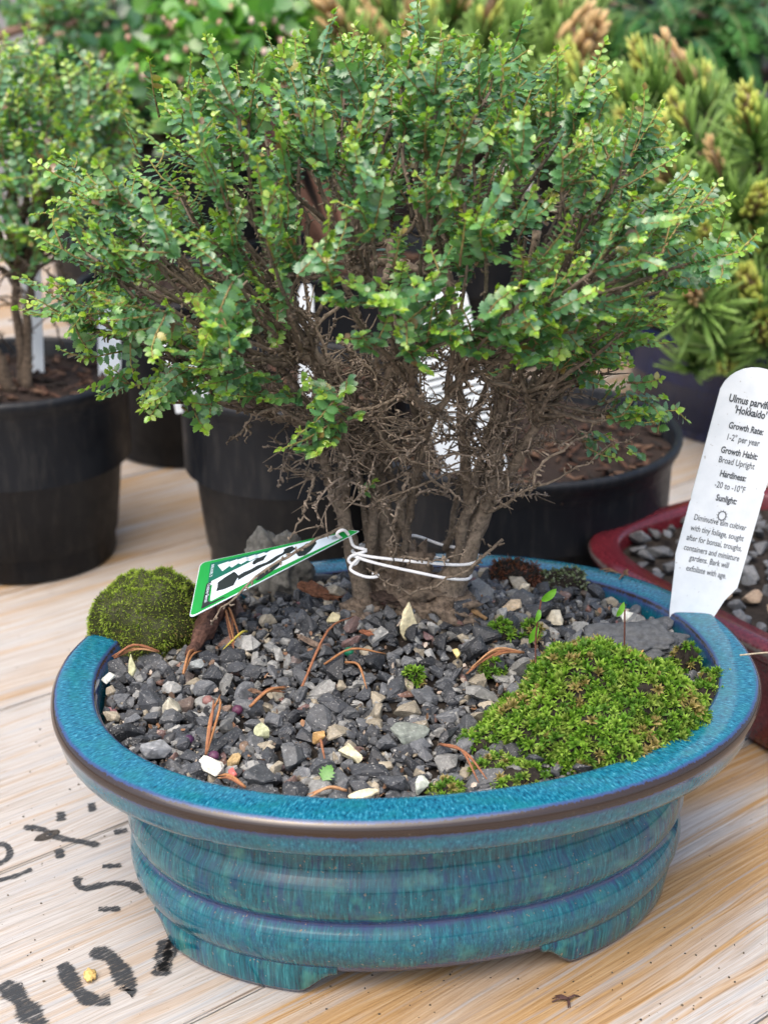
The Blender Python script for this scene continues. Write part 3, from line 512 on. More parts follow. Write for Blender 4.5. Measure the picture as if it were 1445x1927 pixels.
for i,(x,y,r) in enumerate(cand):
    o=link(bpy.data.objects.new('stone',rock_me[i%16])); o.parent=gravel
    o.location=(Vector((x,y,soil_z(x,y)+r*.30+U(0,.16)))-gb)*CM; k=r*1.24
    o.scale=(k*U(.9,1.2),k*U(.8,1.05),k*U(.85,1.25)); o.rotation_euler=rnd_rot(.42).to_euler(); c=stone_col(); o.color=(*c,1)
mb=MB()
for i in range(3500):
    t=U(0,6.2832); k=math.sqrt(random.random()); p=potpt(t,1.9,0); x,y=PC+(p[:2]-PC)*k
    if blocked(x,y) and random.random()<.6: continue
    r=U(.20,.42); V,F=ROCKS[i%16]; R=np.array(rnd_rot(.5))
    mb.add((V*r*np.array([1,U(.8,1.1),U(.8,1.2)]))@R.T+(x,y,soil_z(x,y)+U(-.05,.2)),F,stone_col())
for i in range(2600):     # grit and crumbs of soil in the gaps
    t=U(0,6.2832); k=math.sqrt(random.random()); p=potpt(t,1.9,0); x,y=PC+(p[:2]-PC)*k; r=U(.04,.11); V,F=GRIT[i%6]
    mb.add(V*r+(x,y,soil_z(x,y)+U(.0,.26)),F,random.choice([stone_col(),(.07,.05,.035),(.10,.08,.06),(.04,.03,.022)]))
tag(mb.build('small_stones',M['stone'],gravel),kind='stuff')
# stones that stand out, each a thing of its own
spec=[((.50,.24,.85),(.62,.56,.36),'pale pointed quartz shard standing in front of the trunk'),((.62,.34,.26),(.70,.69,.60),'whitish translucent flat pebble touching the front left rim'),
((.30,.24,.24),(.34,.24,.11),'small tan pebble between white pebble and dark slate block'),((.24,.20,.20),(.42,.10,.09),'small pink pebble at the front rim'),((.42,.3,.34),(.34,.36,.22),'pale olive green pebble in the front left gravel'),
((.22,.2,.58),(.50,.50,.30),'tall pale green shard just in front of the moss cushion'),((.30,.24,.2),(.48,.50,.46),'small whitish pebble against the left inner rim'),((.30,.26,.28),(.50,.45,.28),'pale tan pebble between the green tag and trunk'),
((.22,.2,.2),(.60,.48,.20),'tiny yellow pebble left of the star moss'),((.62,.36,.2),(.50,.38,.24),'flat tan stone right of the trunk base'),((.60,.42,.3),(.48,.44,.34),'cream stone behind the seedling'),((.34,.3,.34),(.60,.52,.38),'cream pebble near the reddish dry moss'),
((.42,.28,.28),(.66,.66,.58),'milky quartz pebble behind the grey flat rock'),((.34,.28,.38),(.52,.56,.48),'greenish white pebble at the front rim near the middle'),((.72,.3,.2),(.62,.56,.38),'long cream flat stone leaning on the front rim'),((.5,.24,.24),(.54,.50,.33),'pale yellow oblong stone in the front gravel'),
((.36,.3,.26),(.40,.24,.09),'amber brown pebble with a needle across it'),((.24,.18,.18),(.55,.50,.38),'pale pebble at the right edge of the star moss'),((.72,.5,.42),(.05,.055,.06),'large dark slate block at the front left rim'),((.62,.42,.34),(.20,.21,.22),'speckled grey stone on the front left rim'),
((.3,.26,.26),(.26,.30,.28),'grey green pebble beside the milky quartz'),((.5,.34,.4),(.34,.32,.25),'mottled buff stone in the left gravel'),((.48,.38,.32),(.22,.24,.24),'pale grey stone right of the brown root piece'),((.5,.28,.24),(.045,.05,.06),'smooth blue black stone beside the needle bundle near the moss'),
((.6,.5,.4),(.07,.075,.08),'large rounded grey black stone in the front gravel'),((.72,.52,.36),(.15,.17,.15),'large mossy grey stone in the middle of the front gravel')]
for i,((sx,sy,sz),c,lab) in enumerate(spec):
    V,F=ROCKS[(i*5+3)%16]; x,y,z=P_STONE[i]; R=np.array(rnd_rot(.15 if i not in(0,5) else .06))
    V,F=soften(V,F,i+40)
    if i in(0,5): V=V*(1.15-.55*(V[:,2:3]/np.abs(V[:,2]).max()))*np.array([1,1,0])+V*np.array([0,0,1])
    sp=np.abs(V).max(0); mb=MB(); mb.add((V/sp*np.array([sx,sy,sz])*.95)@R.T+(x,y,z+sz*.35-.12),F,c)
    tag(mb.build('stone',M['stone'],None,(x,y,z)),lab,'stone','pebbles that stand out in the gravel')
def rocky(name,loc,size,col,label,seed,sub=5,amp=.42,fr=1.6,pits=.25):
    bm=bmesh.new(); bmesh.ops.create_icosphere(bm,subdivisions=sub,radius=1.); V=[];off=Vector((seed*3.1,seed,seed*5.))
    for v in bm.verts:
        k=1+amp*mnoise.fractal(v.co*fr+off,.8,2.,3)+.07*mnoise.fractal(v.co*6+off,.7,2.,3)
        c=mnoise.cell(v.co*5+off); w=mnoise.voronoi(v.co*3.2+off)[0][0]; k-=pits*max(0,.28-w)
        p=v.co*k; V.append((p.x*size[0],p.y*size[1],p.z*size[2]))
    F=[[v.index for v in f.verts] for f in bm.faces]; bm.free()
    mb=MB(); mb.add(np.array(V)+np.asarray(loc),F,col); return tag(mb.build(name,M['rock'],None,loc,smooth=True),label,'rock')
M['rock']=col_mat('rough_rock',.8,.55,3.5,0,.3,bump=.7)
x,y,z=P_ROCK[0]; rocky('rock',(x+.05,y-.3,z+.6),(1.3,1.1,1.6),(.13,.125,.11),'craggy grey rock standing upright behind the green tag',3)
x,y,z=P_FLATROCK[0]; rocky('rock',(x+.1,y+.1,z+.05),(2.05,1.35,.62),(.085,.09,.095),'broad flat grey pitted rock behind the star moss',8,5,.3)

# ---------------------------------------------------------------- moss
def dome(loc,size,n=(28,12),seed=0,amp=.18):
    """points of an uneven dome; returns verts, faces, and a sampler of surface points with normals"""
    V=[];F=[];na,nr=n;off=Vector((seed*2.3,seed*4.1,0))
    def pt(a,f):
        th=f*math.pi/2*1.12
        x,y,z=math.sin(th)*math.cos(a),math.sin(th)*math.sin(a),math.cos(th)
        k=1+amp*mnoise.fractal(Vector((x,y,z))*1.7+off,.9,2.,3)
        return np.array([x*size[0]*k,y*size[1]*k,z*size[2]*k])+np.asarray(loc)
    for j in range(nr+1):
        for i in range(na): V.append(pt(2*math.pi*i/na,max(j,.02)/nr))
    for j in range(nr):
        for i in range(na): F.append((j*na+i,(j+1)*na+i,(j+1)*na+(i+1)%na,j*na+(i+1)%na))
    def sample():
        a=U(0,6.2832); f=math.acos(1-random.random()*.98)/(math.pi/2)/1.0
        f=min(f,.99); p=pt(a,f); e=.02
        du=pt(a+e,f)-p; dv=pt(a,f+e)-p; nn=cross(dv,du)
        nn/=vnorm(nn)+1e-9
        if nn@(p-np.asarray(loc))<0: nn=-nn
        return p,nn
    return V,F,sample
def blade(mb,p,d,L,w,col,col2,bend=.3):
    d=np.asarray(d)/vnorm(d); x=cross(d,rng.normal(size=3)); x/=vnorm(x)
    up=cross(x,d); m=p+d*L*.55+up*bend*L*.12; e=p+d*L+up*bend*L*.4
    mb.add([p-x*w*.5,p+x*w*.5,m+x*w*.42,m-x*w*.42,e],[(0,1,2,3),(3,2,4)],np.array([col,col,col2,col2,col2]))
def star(mb,p,nn,r,k,c0,c1):
    """a moss rosette: narrow pointed leaves spreading from one shoot, two whorls"""
    d,x,y=frame(nn)
    for w,(kk,el,L) in enumerate(((k,.25,1.),(max(4,k-2),.75,.8),(4,1.15,.55))):
        ph=U(0,6.28)
        for i in range(kk):
            a=ph+2*math.pi*(i+U(-.25,.25))/kk; e=el+U(-.15,.2)
            dd=math.cos(e)*(math.cos(a)*x+math.sin(a)*y)+math.sin(e)*d
            v=U(.8,1.2); blade(mb,p+d*.05*w*r*4,dd,r*L*U(.8,1.15),r*.30,np.array(c0)*v,np.array(c1)*v,.2)
# rounded cushion at the left
x,y,z=P_MOSSL[0]; mloc=(x+.05,y+.35,z-.15); mc=empty('moss_cushion',mloc,'rounded cushion of fine olive moss on the left end of the pot','moss')
V,F,smp=dome(mloc,(2.15,1.85,2.45),(40,18),2,.24); mb=MB(); mb.add(V,F,(.035,.040,.012)); mb.build('cushion',M['moss'],mc,smooth=True)
mb=MB()
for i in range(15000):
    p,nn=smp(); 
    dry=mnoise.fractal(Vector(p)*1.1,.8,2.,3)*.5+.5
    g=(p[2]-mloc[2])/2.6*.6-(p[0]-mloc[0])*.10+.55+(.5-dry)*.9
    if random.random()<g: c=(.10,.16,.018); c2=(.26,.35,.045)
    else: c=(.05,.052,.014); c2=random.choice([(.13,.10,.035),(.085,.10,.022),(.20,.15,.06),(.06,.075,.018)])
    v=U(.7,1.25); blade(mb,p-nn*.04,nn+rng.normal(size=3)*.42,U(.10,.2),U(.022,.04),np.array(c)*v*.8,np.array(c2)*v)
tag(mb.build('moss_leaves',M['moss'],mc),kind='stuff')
# star moss at the right
def star_moss(loc,size,n,r,seed,label,bald=.0,sizes=1.):
    mc=empty('moss_clump',loc,label,'moss')
    V,F,smp=dome(loc,size,(36,14),seed,.22); mb=MB(); mb.add(V,F,(.02,.017,.010)); mb.build('cushion',M['soil'],mc,smooth=True)
    mb=MB();pl=[]
    for i in range(n*6):
        if len(pl)>=n: break
        p,nn=smp()
        b=mnoise.fractal(Vector(p)*1.0+Vector((seed,3,1)),.8,2.,3)
        if p[1]<loc[1]-.3*size[1] and b<-.42 and bald: continue
        if any((p-q)@(p-q)<(r*.62)**2 for q in pl): continue
        pl.append(p)
        d=nn*.65+np.array([0,-.15,.55])+rng.normal(size=3)*.18
        dry=b<-.12 and random.random()<.35
        c0,c1=((.10,.10,.02),(.30,.24,.09)) if dry else ((.040,.095,.010),random.choice([(.17,.31,.030),(.11,.24,.022),(.24,.38,.055),(.08,.18,.02),(.20,.28,.05)]))
        star(mb,p+nn*.05,d,r*U(.75,1.2),8,c0,c1)
    tag(mb.build('moss_leaves',M['moss'],mc),kind='stuff'); return mc
x,y,z=P_MOSSR[0]
star_moss((x+.2,y-.5,z-.5),(3.45,2.85,2.55),1300,.315,5,'large mound of bright green star moss at the right front of the pot',1.)
tl=['tiny green moss tuft among gravel just right of the trunk','small green moss tuft in the middle of the gravel','small moss tuft touching the front rim near the middle','small moss tuft at the foot of the seedling','upright green moss sprig right of the flat grey rock','moss tuft at the right inner rim with dark tip','scrap of moss left of the star moss mound','moss tuft between star moss mound and right rim','moss patch in front of the star moss, nearest the rim','moss patch joining the front of the star moss mound','moss tuft at the left foot of the star moss mound','moss tuft filling the gap between flat rock and star moss']
for i,(x,y,z) in enumerate(P_TUFT):
    sz=[.45,.30,.42,.35,.5,.55,.30,.8,.75,.8,.6,.6][i]
    star_moss((x,y,z-.25),(sz,sz*.85,.42 if i not in(4,) else 1.0),int(10+sz*34),.25,i+9,tl[i])['group']='small moss tufts in the gravel'
x,y,z=P_DRY[0]; dm=empty('dry_moss',(x,y,z-.3),'reddish brown dried moss tuft at the back rim','moss')
V,F,smp=dome((x,y,z-.3),(1.05,.7,.95),(24,10),4,.3); mb=MB(); mb.add(V,F,(.03,.012,.008)); mb.build('cushion',M['soil'],dm)
mb=MB()
for i in range(900):
    p,nn=smp(); v=U(.6,1.3); blade(mb,p,nn+rng.normal(size=3)*.5,U(.15,.3),.06,np.array((.06,.02,.012))*v,np.array((.16,.06,.035))*v)
tag(mb.build('moss_leaves',M['moss'],dm),kind='stuff')
x,y,z=P_LICHEN[0]; lm=empty('lichen',(x,y,z-.3),'grey green lichen crust beside the reddish dried moss','lichen')
V,F,smp=dome((x,y,z-.35),(1.15,.6,.7),(24,10),6,.3); mb=MB(); mb.add(V,F,(.04,.05,.03)); mb.build('crust',M['soil'],lm)
mb=MB()
for i in range(600):
    p,nn=smp(); v=U(.6,1.3); c=random.choice([(.20,.25,.15),(.10,.13,.05),(.30,.34,.24)]); blade(mb,p,nn+rng.normal(size=3)*.6,U(.08,.2),.09,np.array(c)*v*.5,np.array(c)*v)
tag(mb.build('lichen_lobes',M['moss'],lm),kind='stuff')

# ---------------------------------------------------------------- the small-leaved elm
def leaf_proto(nt=5,w=.34,fold=.25,arch=.22):
    xs=[0,.12]; hs=[.0,.14]; 
    for i in range(nt):
        f=(i+.7)/nt; hw=w*math.sin(math.pi*min(1,.14+.80*f**.85))**.8
        xs+= [.14+.80*f, .14+.80*f+.03]; hs+=[hw*1.18, hw*.70]
    xs.append(1.); hs.append(.02)
    n=len(xs); V=[];F=[]
    for x,h in zip(xs,hs):
        za=-arch*x*x
        V+= [(x-.03,h,za+fold*h*.9-.25*h*h),(x,0,za),(x-.03,-h,za+fold*h*.9-.25*h*h)]
    for i in range(n-1):
        F+=[(3*i,3*i+1,3*i+4,3*i+3),(3*i+1,3*i+2,3*i+5,3*i+4)]
    return np.array(V),F
LP=[leaf_proto(4,.40,.22,.2),leaf_proto(5,.38,.05,.34),leaf_proto(4,.36,.40,.1)]
leaf_me=[]
for V,F in LP:
    mb=MB(); mb.add(V,F); me=mb.mesh('leaf',smooth=True); me.materials.append(M['leaf_obj']); leaf_me.append(me)
CAMP=np.array([-1.1,-47.5,34.6])
class Leaves:
    def __init__(s): s.L=[]      # origin, R(3x3 rows x,y,z), size, colour, kind
    def add(s,p,d,nrm,size,col):
        d=d/vnorm(d); y=cross(nrm,d); y/=vnorm(y)+1e-9; z=cross(d,y)
        s.L.append((p,np.array([d,y,z]),size,col,random.randrange(3)))
    def mesh(s,sel,name,parent,mat):
        mb=MB()
        Vs=[];Cs=[]
        for i in sel:
            p,R,sz,col,k=s.L[i]; V,F=LP[k]
            t=np.clip(V[:,0],0,1)[:,None]; mb.add(p+(V@R)*sz,F,np.asarray(col)*(1-.12*t)+.02*t)
        return mb.build(name,mat,parent,smooth=True)
def leaf_col(tipness):
    """mature leaves dark blue green, the youngest at the tip yellow green"""
    t=min(1,max(0,tipness)); a=np.array(random.choice([(.066,.182,.082),(.088,.225,.095),(.105,.255,.088),(.076,.205,.108)])); b=np.array(random.choice([(.27,.42,.035),(.34,.46,.05),(.20,.38,.035)]))
    m=np.array([.15,.31,.06]); c=a*(1-2*t)+m*2*t if t<.5 else m*(2-2*t)+b*(2*t-1)
    if random.random()<.025: c=np.array(random.choice([(.22,.15,.04),(.30,.27,.05),(.16,.09,.04)]))
    return c*U(.75,1.25)
def leafy_shoot(lv,mb,p0,d,L,lsize=.40,spacing=.12,n_side=0,young=1.):
    s0=U(.36,.82)
    """a twig bending upward with two ranks of leaves, paler towards the tip"""
    d=np.asarray(d,float); d/=vnorm(d); n=max(4,int(L/.45)); P=[np.asarray(p0,float)]; dd=d.copy()
    for i in range(n):
        dd=dd+rng.normal(size=3)*.10+np.array([0,0,.05]); dd/=vnorm(dd); P.append(P[-1]+dd*L/n)
    tube(mb,P,np.linspace(.048,.018,len(P)),5,(.16,.11,.065),.15,False,(.26,.24,.07))
    m=int(L/spacing); side=1
    up=np.array([0,-.25,1.])+rng.normal(size=3)*.35
    for j in range(m):
        f=(j+.6)/m; t=f*n; i=min(int(t),n-1); t-=i
        p=P[i]*(1-t)+P[i+1]*t; ax=P[i+1]-P[i]; ax/=vnorm(ax)
        nrm=up-ax*(up@ax); nrm/=vnorm(nrm)+1e-9; x=cross(ax,nrm); side=-side
        sz=lsize*(1.0 if f<.7 else 1-.5*(f-.7)/.3)*U(.7,1.2)
        ld=x*side*U(.85,1.05)+ax*U(.25,.55)+nrm*U(-.05,.25)
        lv.add(p,ld,nrm*U(.45,1.)+ax*U(.15,.95)+rng.normal(size=3)*.16,sz,leaf_col(max(0,(f-s0)/(1-s0))*young+U(-.05,.14)))
    for k in range(3):   # tip
        lv.add(P[-1],dd+rng.normal(size=3)*.35,up+rng.normal(size=3)*.3,lsize*.62*U(.7,1.1),leaf_col(.85*young+U(0,.2)))
    for k in range(n_side):
        i=random.randrange(1,n); x=cross(P[i]-P[i-1],up); x/=vnorm(x)
        leafy_shoot(lv,mb,P[i],dd*.7+x*random.choice((-1,1))*.8+rng.normal(size=3)*.2,L*U(.4,.6),lsize*.92,spacing,0,young)
def knobbly(mb,P,r0,r1,col,n=7,spur=.0,sl=.35):
    """an old twig: uneven girth, little spurs left where leaves fell"""
    m=len(P); R=[(r0+(r1-r0)*i/(m-1))*(1+U(-.16,.22)) for i in range(m)]
    tube(mb,P,R,n,col,.14)
    if spur:
        for i in range(m-1):
            d=np.asarray(P[i+1])-np.asarray(P[i]); L=vnorm(d)
            for k in range(np.random.poisson(spur*L)):
                q=np.asarray(P[i])+d*random.random(); s=rng.normal(size=3); s-=d*(s@d)/(L*L); s/=vnorm(s)
                r=(r0+(r1-r0)*i/m); l=U(.04,sl)*random.choice((.35,.45,.6,1.))
                tube(mb,[q+s*r*.6,q+s*(r+l*.5)+rng.normal(size=3)*.03,q+s*(r+l)+rng.normal(size=3)*.06],[max(.04,r*.35),.042,.03],4,np.array(col)*U(.8,1.5),.2)
def bark_col(): 
    b=U(.8,1.25); return np.array((.135,.108,.082))*b
np.random.seed(4)
tree=empty('bonsai_elm',(0,4.2,9.5),'bushy small-leaved bonsai elm with several knobbly stems in the blue pot','tree')
SR={'TA':(.33,.14),'TB':(.46,.14),'TC':(.50,.14),'TD':(.27,.11),'TE':(.26,.11),'TF':(.25,.11),'TG':(.22,.10),'TH':(.22,.10)}
nodes=[]
for k,pts in STEMS.items():
    pts=[np.array(p) for p in pts]
    if k in('TA','TB','TC'): pts[0][2]-=.5
    P=smooth_path(pts,26); P=[p+rng.normal(size=3)*.035 for p in P]; r0,r1=SR[k]; m=len(P)
    R=[(r0+(r1-r0)*(i/(m-1))**.75)*(1+U(-.12,.16)) for i in range(m)]
    if k in('TA','TB','TC'):
        for i in range(5): R[i]*=1+(.62 if k=='TC' else .35)*(1-i/5)
    mb=MB(); tube(mb,P,R,12,bark_col()*1.05,.16); knobbly(mb,P[3:],r0*.6,r1*.6,bark_col()*.8,5,9.,.32)
    mb.build('trunk' if k in('TA','TB','TC') else 'stem',M['bark'],tree,smooth=True)
    nodes+= [(p,R[i]) for i,p in enumerate(P) if i>8]
for i in range(8):      # slender stems rising from the clump
    a=np.array((U(-2.1,1.7),U(3.4,5.2),10.+U(0,1.4))); b=np.array((a[0]*3.2+U(-2.2,2.2),4+U(-2.5,3.5),U(17.5,20.5))); m=(a+b)/2+np.array((-a[0]*.25,0,0))+rng.normal(size=3)*.35
    P=[p+rng.normal(size=3)*.05 for p in smooth_path([a,m,b],18)]; mb=MB(); r0=U(.12,.22); knobbly(mb,P,r0,.085,bark_col()*U(.9,1.3),7,6.,.28)
    mb.build('stem',M['bark'],tree,smooth=True); nodes+=[(p,.12) for i,p in enumerate(P) if i>7]
x0=P_ROOT; mb=MB(); knobbly(mb,smooth_path(x0,8),.16,.07,(.16,.10,.05),6,1.); mb.build('root',M['bark'],tree,smooth=True)
for (a,b,c) in (((1.3,3.2,9.6),(1.15,.9,.7),5),((-1.9,3.4,9.5),(.75,.6,.6),7),((-.4,4.2,10.2),(1.35,.85,1.5),9),((.3,3.7,9.9),(1.2,.8,.8),11)):
    blob('root_flare',M['bark'],a,b,(.13,.10,.075),None,None,4,.62,2.6,None,c,parent=tree)
lv=Leaves()
ALLP=[np.array(p) for p in PADS]; LOWP=[np.array(p) for p in LOW_PADS]
PP=np.array(ALLP+LOWP); npad=len(ALLP)
NL=26; cen=PP[rng.choice(len(PP),NL,False)].copy()
for it in range(12):
    own=((PP[:,None]-cen[None])**2).sum(2).argmin(1)
    for k in range(NL):
        if (own==k).any(): cen[k]=PP[own==k].mean(0)
CORE=np.array([-.4,4.,15.5]); FAN=np.array([-.4,4.5,21.3])
for k in range(NL):
    ids=np.where(own==k)[0]
    if not len(ids): continue
    c=cen[k]; tgt=CORE+(c-CORE)*.62
    best=min(nodes,key=lambda q:vnorm(q[0]-tgt)+(2.5 if q[0][2]>tgt[2]-.5 else 0))
    p0,r=best; mid=(p0+tgt)/2+np.array([0,0,-.4])+rng.normal(size=3)*.35
    P=smooth_path([p0,mid,tgt],14); P=[p+rng.normal(size=3)*.05 for p in P]; r0=min(.20,r*.9)
    mb=MB(); knobbly(mb,P,r0,.11,bark_col(),7,4.,.32)
    st=MB()
    for j in ids:
        p=PP[j]; outw=(p-CORE)/vnorm(p-CORE); base=p-outw*.9
        q=P[random.randrange(8,14)]; md=(q+base)/2+rng.normal(size=3)*.25
        B=[w+rng.normal(size=3)*.035 for w in smooth_path([q,md,base],9)]
        knobbly(mb,B,.095,.05,bark_col()*.95,5,4.,.28)
        low=j>=npad; fo=p-FAN; fo[2]*=1.1; fo/=vnorm(fo); pd=fo*.8+outw*.2+rng.normal(size=3)*.30
        for s in range(3 if low else random.choice((4,4,5))):
            st0=B[random.choice((-1,-1,-2,-3))]
            L=U(1.4,2.5) if not low else U(.8,1.5)
            topz=max(0,(p[2]-24)/7)
            d=pd+rng.normal(size=3)*.30+np.array([0,0,.12+.35*topz])
            if low: d=outw*.8+rng.normal(size=3)*.45+np.array([0,-.25,0])
            leafy_shoot(lv,st,st0,d,L*(1.2 if topz>.6 and random.random()<.3 else 1),U(.35,.45),.118,1 if random.random()<.55 else 0)
    mb.build('branch',M['bark'],tree,smooth=True)
    tag(st.build('shoot_stems',M['bark'],tree,smooth=True),kind='stuff')
# shoots that reach out of the crown
for a,b in TIPS:
    st=MB(); a=np.array(a); b=np.array(b); L=vnorm(b-a)
    leafy_shoot(lv,st,a,b-a+np.array([0,0,-.08*L]),L,U(.38,.46),.125,1 if L>2.4 else 0)
    st.build('shoot',M['bark'],tree,smooth=True)
# bare and dead twigs low in the crown
for t in TWIGS:
    mb=MB(); P=[p+rng.normal(size=3)*.05 for p in smooth_path(t,16)]
    knobbly(mb,P,.075,.022,bark_col()*U(1.0,1.6),5,4.5,.3); mb.build('twig',M['bark'],tree,smooth=True)
lown=[q for q in nodes if q[0][2]<19.5]
for i in range(300):
    p0,r=random.choice(lown); d=rng.normal(size=3); d[1]-=.35; d[2]=d[2]*.5+.15; d/=vnorm(d)
    L=U(1.0,3.2); P=[p0]; 
    for s in range(8): d=d+rng.normal(size=3)*.25; d/=vnorm(d); P.append(P[-1]+d*L/8)
    mb=MB(); knobbly(mb,P,.05,.016,bark_col()*U(.7,2.4)*np.array((1,1.01,1.05)),5,5.,.22)
    for b in range(3):
        q=P[random.randrange(2,8)]; e=d+rng.normal(size=3)*.8; e/=vnorm(e); tube(mb,[q,q+e*U(.3,.6)+rng.normal(size=3)*.05,q+e*U(.7,1.1)],[.036,.03,.012],4,bark_col()*U(.8,1.9),.2)
    mb.build('twig',M['bark'],tree,smooth=True)
# a few leaves low on the stems and on the long bare twigs
for (x,y,z) in ((8.6,2,17.2),(8.0,2.2,16.4),(-2.0,3.,14.4),(2.5,3.2,19.),(-8.2,2.,18.2),(9.1,2.3,18.2)):
    st=MB(); leafy_shoot(lv,st,(x,y,z),rng.normal(size=3)*.6+np.array([.2,-.5,.3]),.8,.4,.16); st.build('shoot',M['bark'],tree,smooth=True)
def split_leaves(lv,tree,nsep):
    sc=[]
    for i,(p,R,sz,col,k) in enumerate(lv.L):
        v=CAMP-p; dist=vnorm(v); sc.append(sz*sz*(.25+abs(R[2]@v)/dist)/dist**2*(1.25 if p[1]<1 else 1.))
    order=np.argsort(sc)[::-1]; big=set(order[:nsep].tolist())
    tb=parent_base(tree)
    for i in big:
        p,R,sz,col,k=lv.L[i]; o=link(bpy.data.objects.new('leaf',leaf_me[k])); o.parent=tree
        M3=Matrix([[R[r][c] for r in range(3)] for c in range(3)]); m4=M3.to_4x4(); m4=Matrix.Translation((Vector(p)-tb)*CM)@m4@Matrix.Scale(sz,4)
        o.matrix_local=m4; o.color=(*[float(x) for x in col],1)
    return [i for i in range(len(lv.L)) if i not in big]
rest=split_leaves(lv,tree,300)
tag(lv.mesh(rest,'foliage',tree,M['leaf']),kind='stuff')
print('leaves',len(lv.L))

# ---------------------------------------------------------------- green tag on a string
A,B,Cc_,Dd=[np.array(p) for p in TAG]; _n=cross(B-A,Cc_-A); _n/=vnorm(_n); Dd=Dd-_n*((Dd-A)@_n)
#           # wide end upper, lower; narrow end upper, lower
def tagpt(u,v,h=0.):
    p=(A*(1-v)+B*v)*(1-u)+(Cc_*(1-v)+Dd*v)*u
    return p+TN*h
TN=cross(B-A,Cc_-A); TN/=vnorm(TN)
if TN@(CAMP-A)<0: TN=-TN
M['tag_green']=plain('green_print',(.006,.25,.045),.55,.06,2.,.12)
M['tag_white']=plain('white_print',(.62,.72,.80),.5,.02,2.,.15)
M['tag_dark']=plain('dark_print',(.012,.020,.022),.55,.1,2.,.12)
M['tag_teal']=plain('teal_print',(.004,.11,.075),.55,.05,2.,.12)
ptag=empty('plant_tag',tuple(Cc_),'green and white tapered plant tag tied to the trunk by white string','tag')
def uvround(u0,v0,u1,v1,r=.06):
    out=[]
    for (cx,cy,a0) in ((u0+r*.6,v0+r,180),(u1-r*.3,v0+r,270),(u1-r*.3,v1-r,0),(u0+r*.6,v1-r,90)):
        for k in range(6):
            a=math.radians(a0+18*k); out.append((cx+r*.6*math.cos(a),cy+r*math.sin(a)))
    return out
def plate(name,uv,h0,h1,mat,parent,conv=None):
    f=conv or (lambda u,v,h:tagpt(u,v,h)); n=len(uv)
    V=[f(u,v,h0) for u,v in uv]+[f(u,v,h1) for u,v in uv]
    F=[tuple(range(n)),tuple(range(2*n-1,n-1,-1))]+[(i,(i+1)%n,n+(i+1)%n,n+i) for i in range(n)]
    mb=MB(); mb.add(V,F); o=mb.build(name,mat,parent); return o
plate('card',uvround(0,0,1.,1.,.07),0,.05,M['tag_white'],ptag)
plate('green_border',uvround(.004,.006,.995,.975,.07),.05,.058,M['tag_green'],ptag)
plate('white_panel',[(.085,.10),(.93,.16),(.93,.80),(.30,.83),(.13,.86),(.12,.84),(.115,.52),(.085,.5)],.058,.066,M['tag_white'],ptag)
plate('brand_panel',[(.075,.06),(.50,.085),(.33,.30),(.14,.42),(.085,.45)],.066,.074,M['tag_teal'],ptag)
plate('title_panel',[(.075,.46),(.105,.44),(.105,.82),(.125,.89),(.20,.90),(.22,.93),(.07,.93)],.066,.074,M['tag_dark'],ptag)
def rot_conv(): pass
for q in ([(.15,.52),(.25,.40),(.285,.55),(.26,.74),(.15,.70)],[(.27,.55),(.36,.50),(.46,.46),(.60,.30),(.61,.36),(.50,.54),(.38,.60),(.28,.66)],[(.37,.30),(.42,.18),(.46,.22),(.44,.36),(.38,.40)],[(.57,.20),(.63,.16),(.66,.30),(.60,.44),(.56,.36)],[(.66,.36),(.72,.22),(.78,.28),(.76,.55),(.70,.82),(.66,.72)],[(.42,.72),(.52,.58),(.56,.66),(.50,.84),(.43,.92),(.40,.86)]):
    q2=[]
    for i,(u,v) in enumerate(q):
        u2,v2=q[(i+1)%len(q)]; q2.append((u,v)); q2.append(((u+u2)/2+U(-.012,.012),(v+v2)/2+U(-.025,.025)))
    plate('printed_tree',q2,.066,.074,M['tag_dark'],ptag)
for i in range(5):  # white pine emblem
    u=.13+.06*i; w=.15-.02*i; plate('printed_emblem',[(u,.14),(u+.07,.12),(u+.10,.20),(u+.04,.30-.015*i),(u+.02,.22)],.074,.080,M['tag_white'],ptag)
def text_mesh(body,name,parent,mat,conv,size=1.,xs=.65,bold=0.,align='CENTER'):
    """flat lettering: conv maps text-plane (x,y) to a point in centimetres"""
    cu=bpy.data.curves.new('t','FONT'); cu.body=body; cu.align_x=align; cu.size=size; cu.offset=bold; cu.resolution_u=3
    ob=bpy.data.objects.new('t',cu); S.collection.objects.link(ob); dg=bpy.context.evaluated_depsgraph_get(); dg.update()
    me=bpy.data.meshes.new_from_object(ob.evaluated_get(dg)); V=[conv(v.co.x*xs,v.co.y) for v in me.vertices]; F=[tuple(p.vertices) for p in me.polygons]
    bpy.data.objects.remove(ob); bpy.data.curves.remove(cu); bpy.data.meshes.remove(me)
    mb=MB(); mb.add(V,F); return mb.build(name,mat,parent)
text_mesh('Outdoor Bonsai','lettering',ptag,M['tag_white'],lambda x,y:tagpt(.085+y*.030,.475+x*.058,.082),1.,.95,.0,'LEFT')
text_mesh("BRUSSEL'S",'lettering',ptag,M['tag_white'],lambda x,y:tagpt(.088+y*.024,.10+x*.058,.082),1.,.95,.0,'LEFT')
plate('eyelet',[(.895+.022*math.cos(a*.628),.5+.2*math.sin(a*.628)) for a in range(10)],.056,.066,M['tag_dark'],ptag)
# white string round the stems
tw=empty('string',STRING[0][0],'white string looped twice round the stems above the gravel','string')
for i,pts in enumerate(STRING):
    pts=pts+[pts[0]] if i<1 else pts
    mb=MB(); tube(mb,smooth_path(pts,60),.06,7,(1,1,1),.06); mb.build('loop' if i<2 else 'knot',M['twine'],tw,smooth=True)

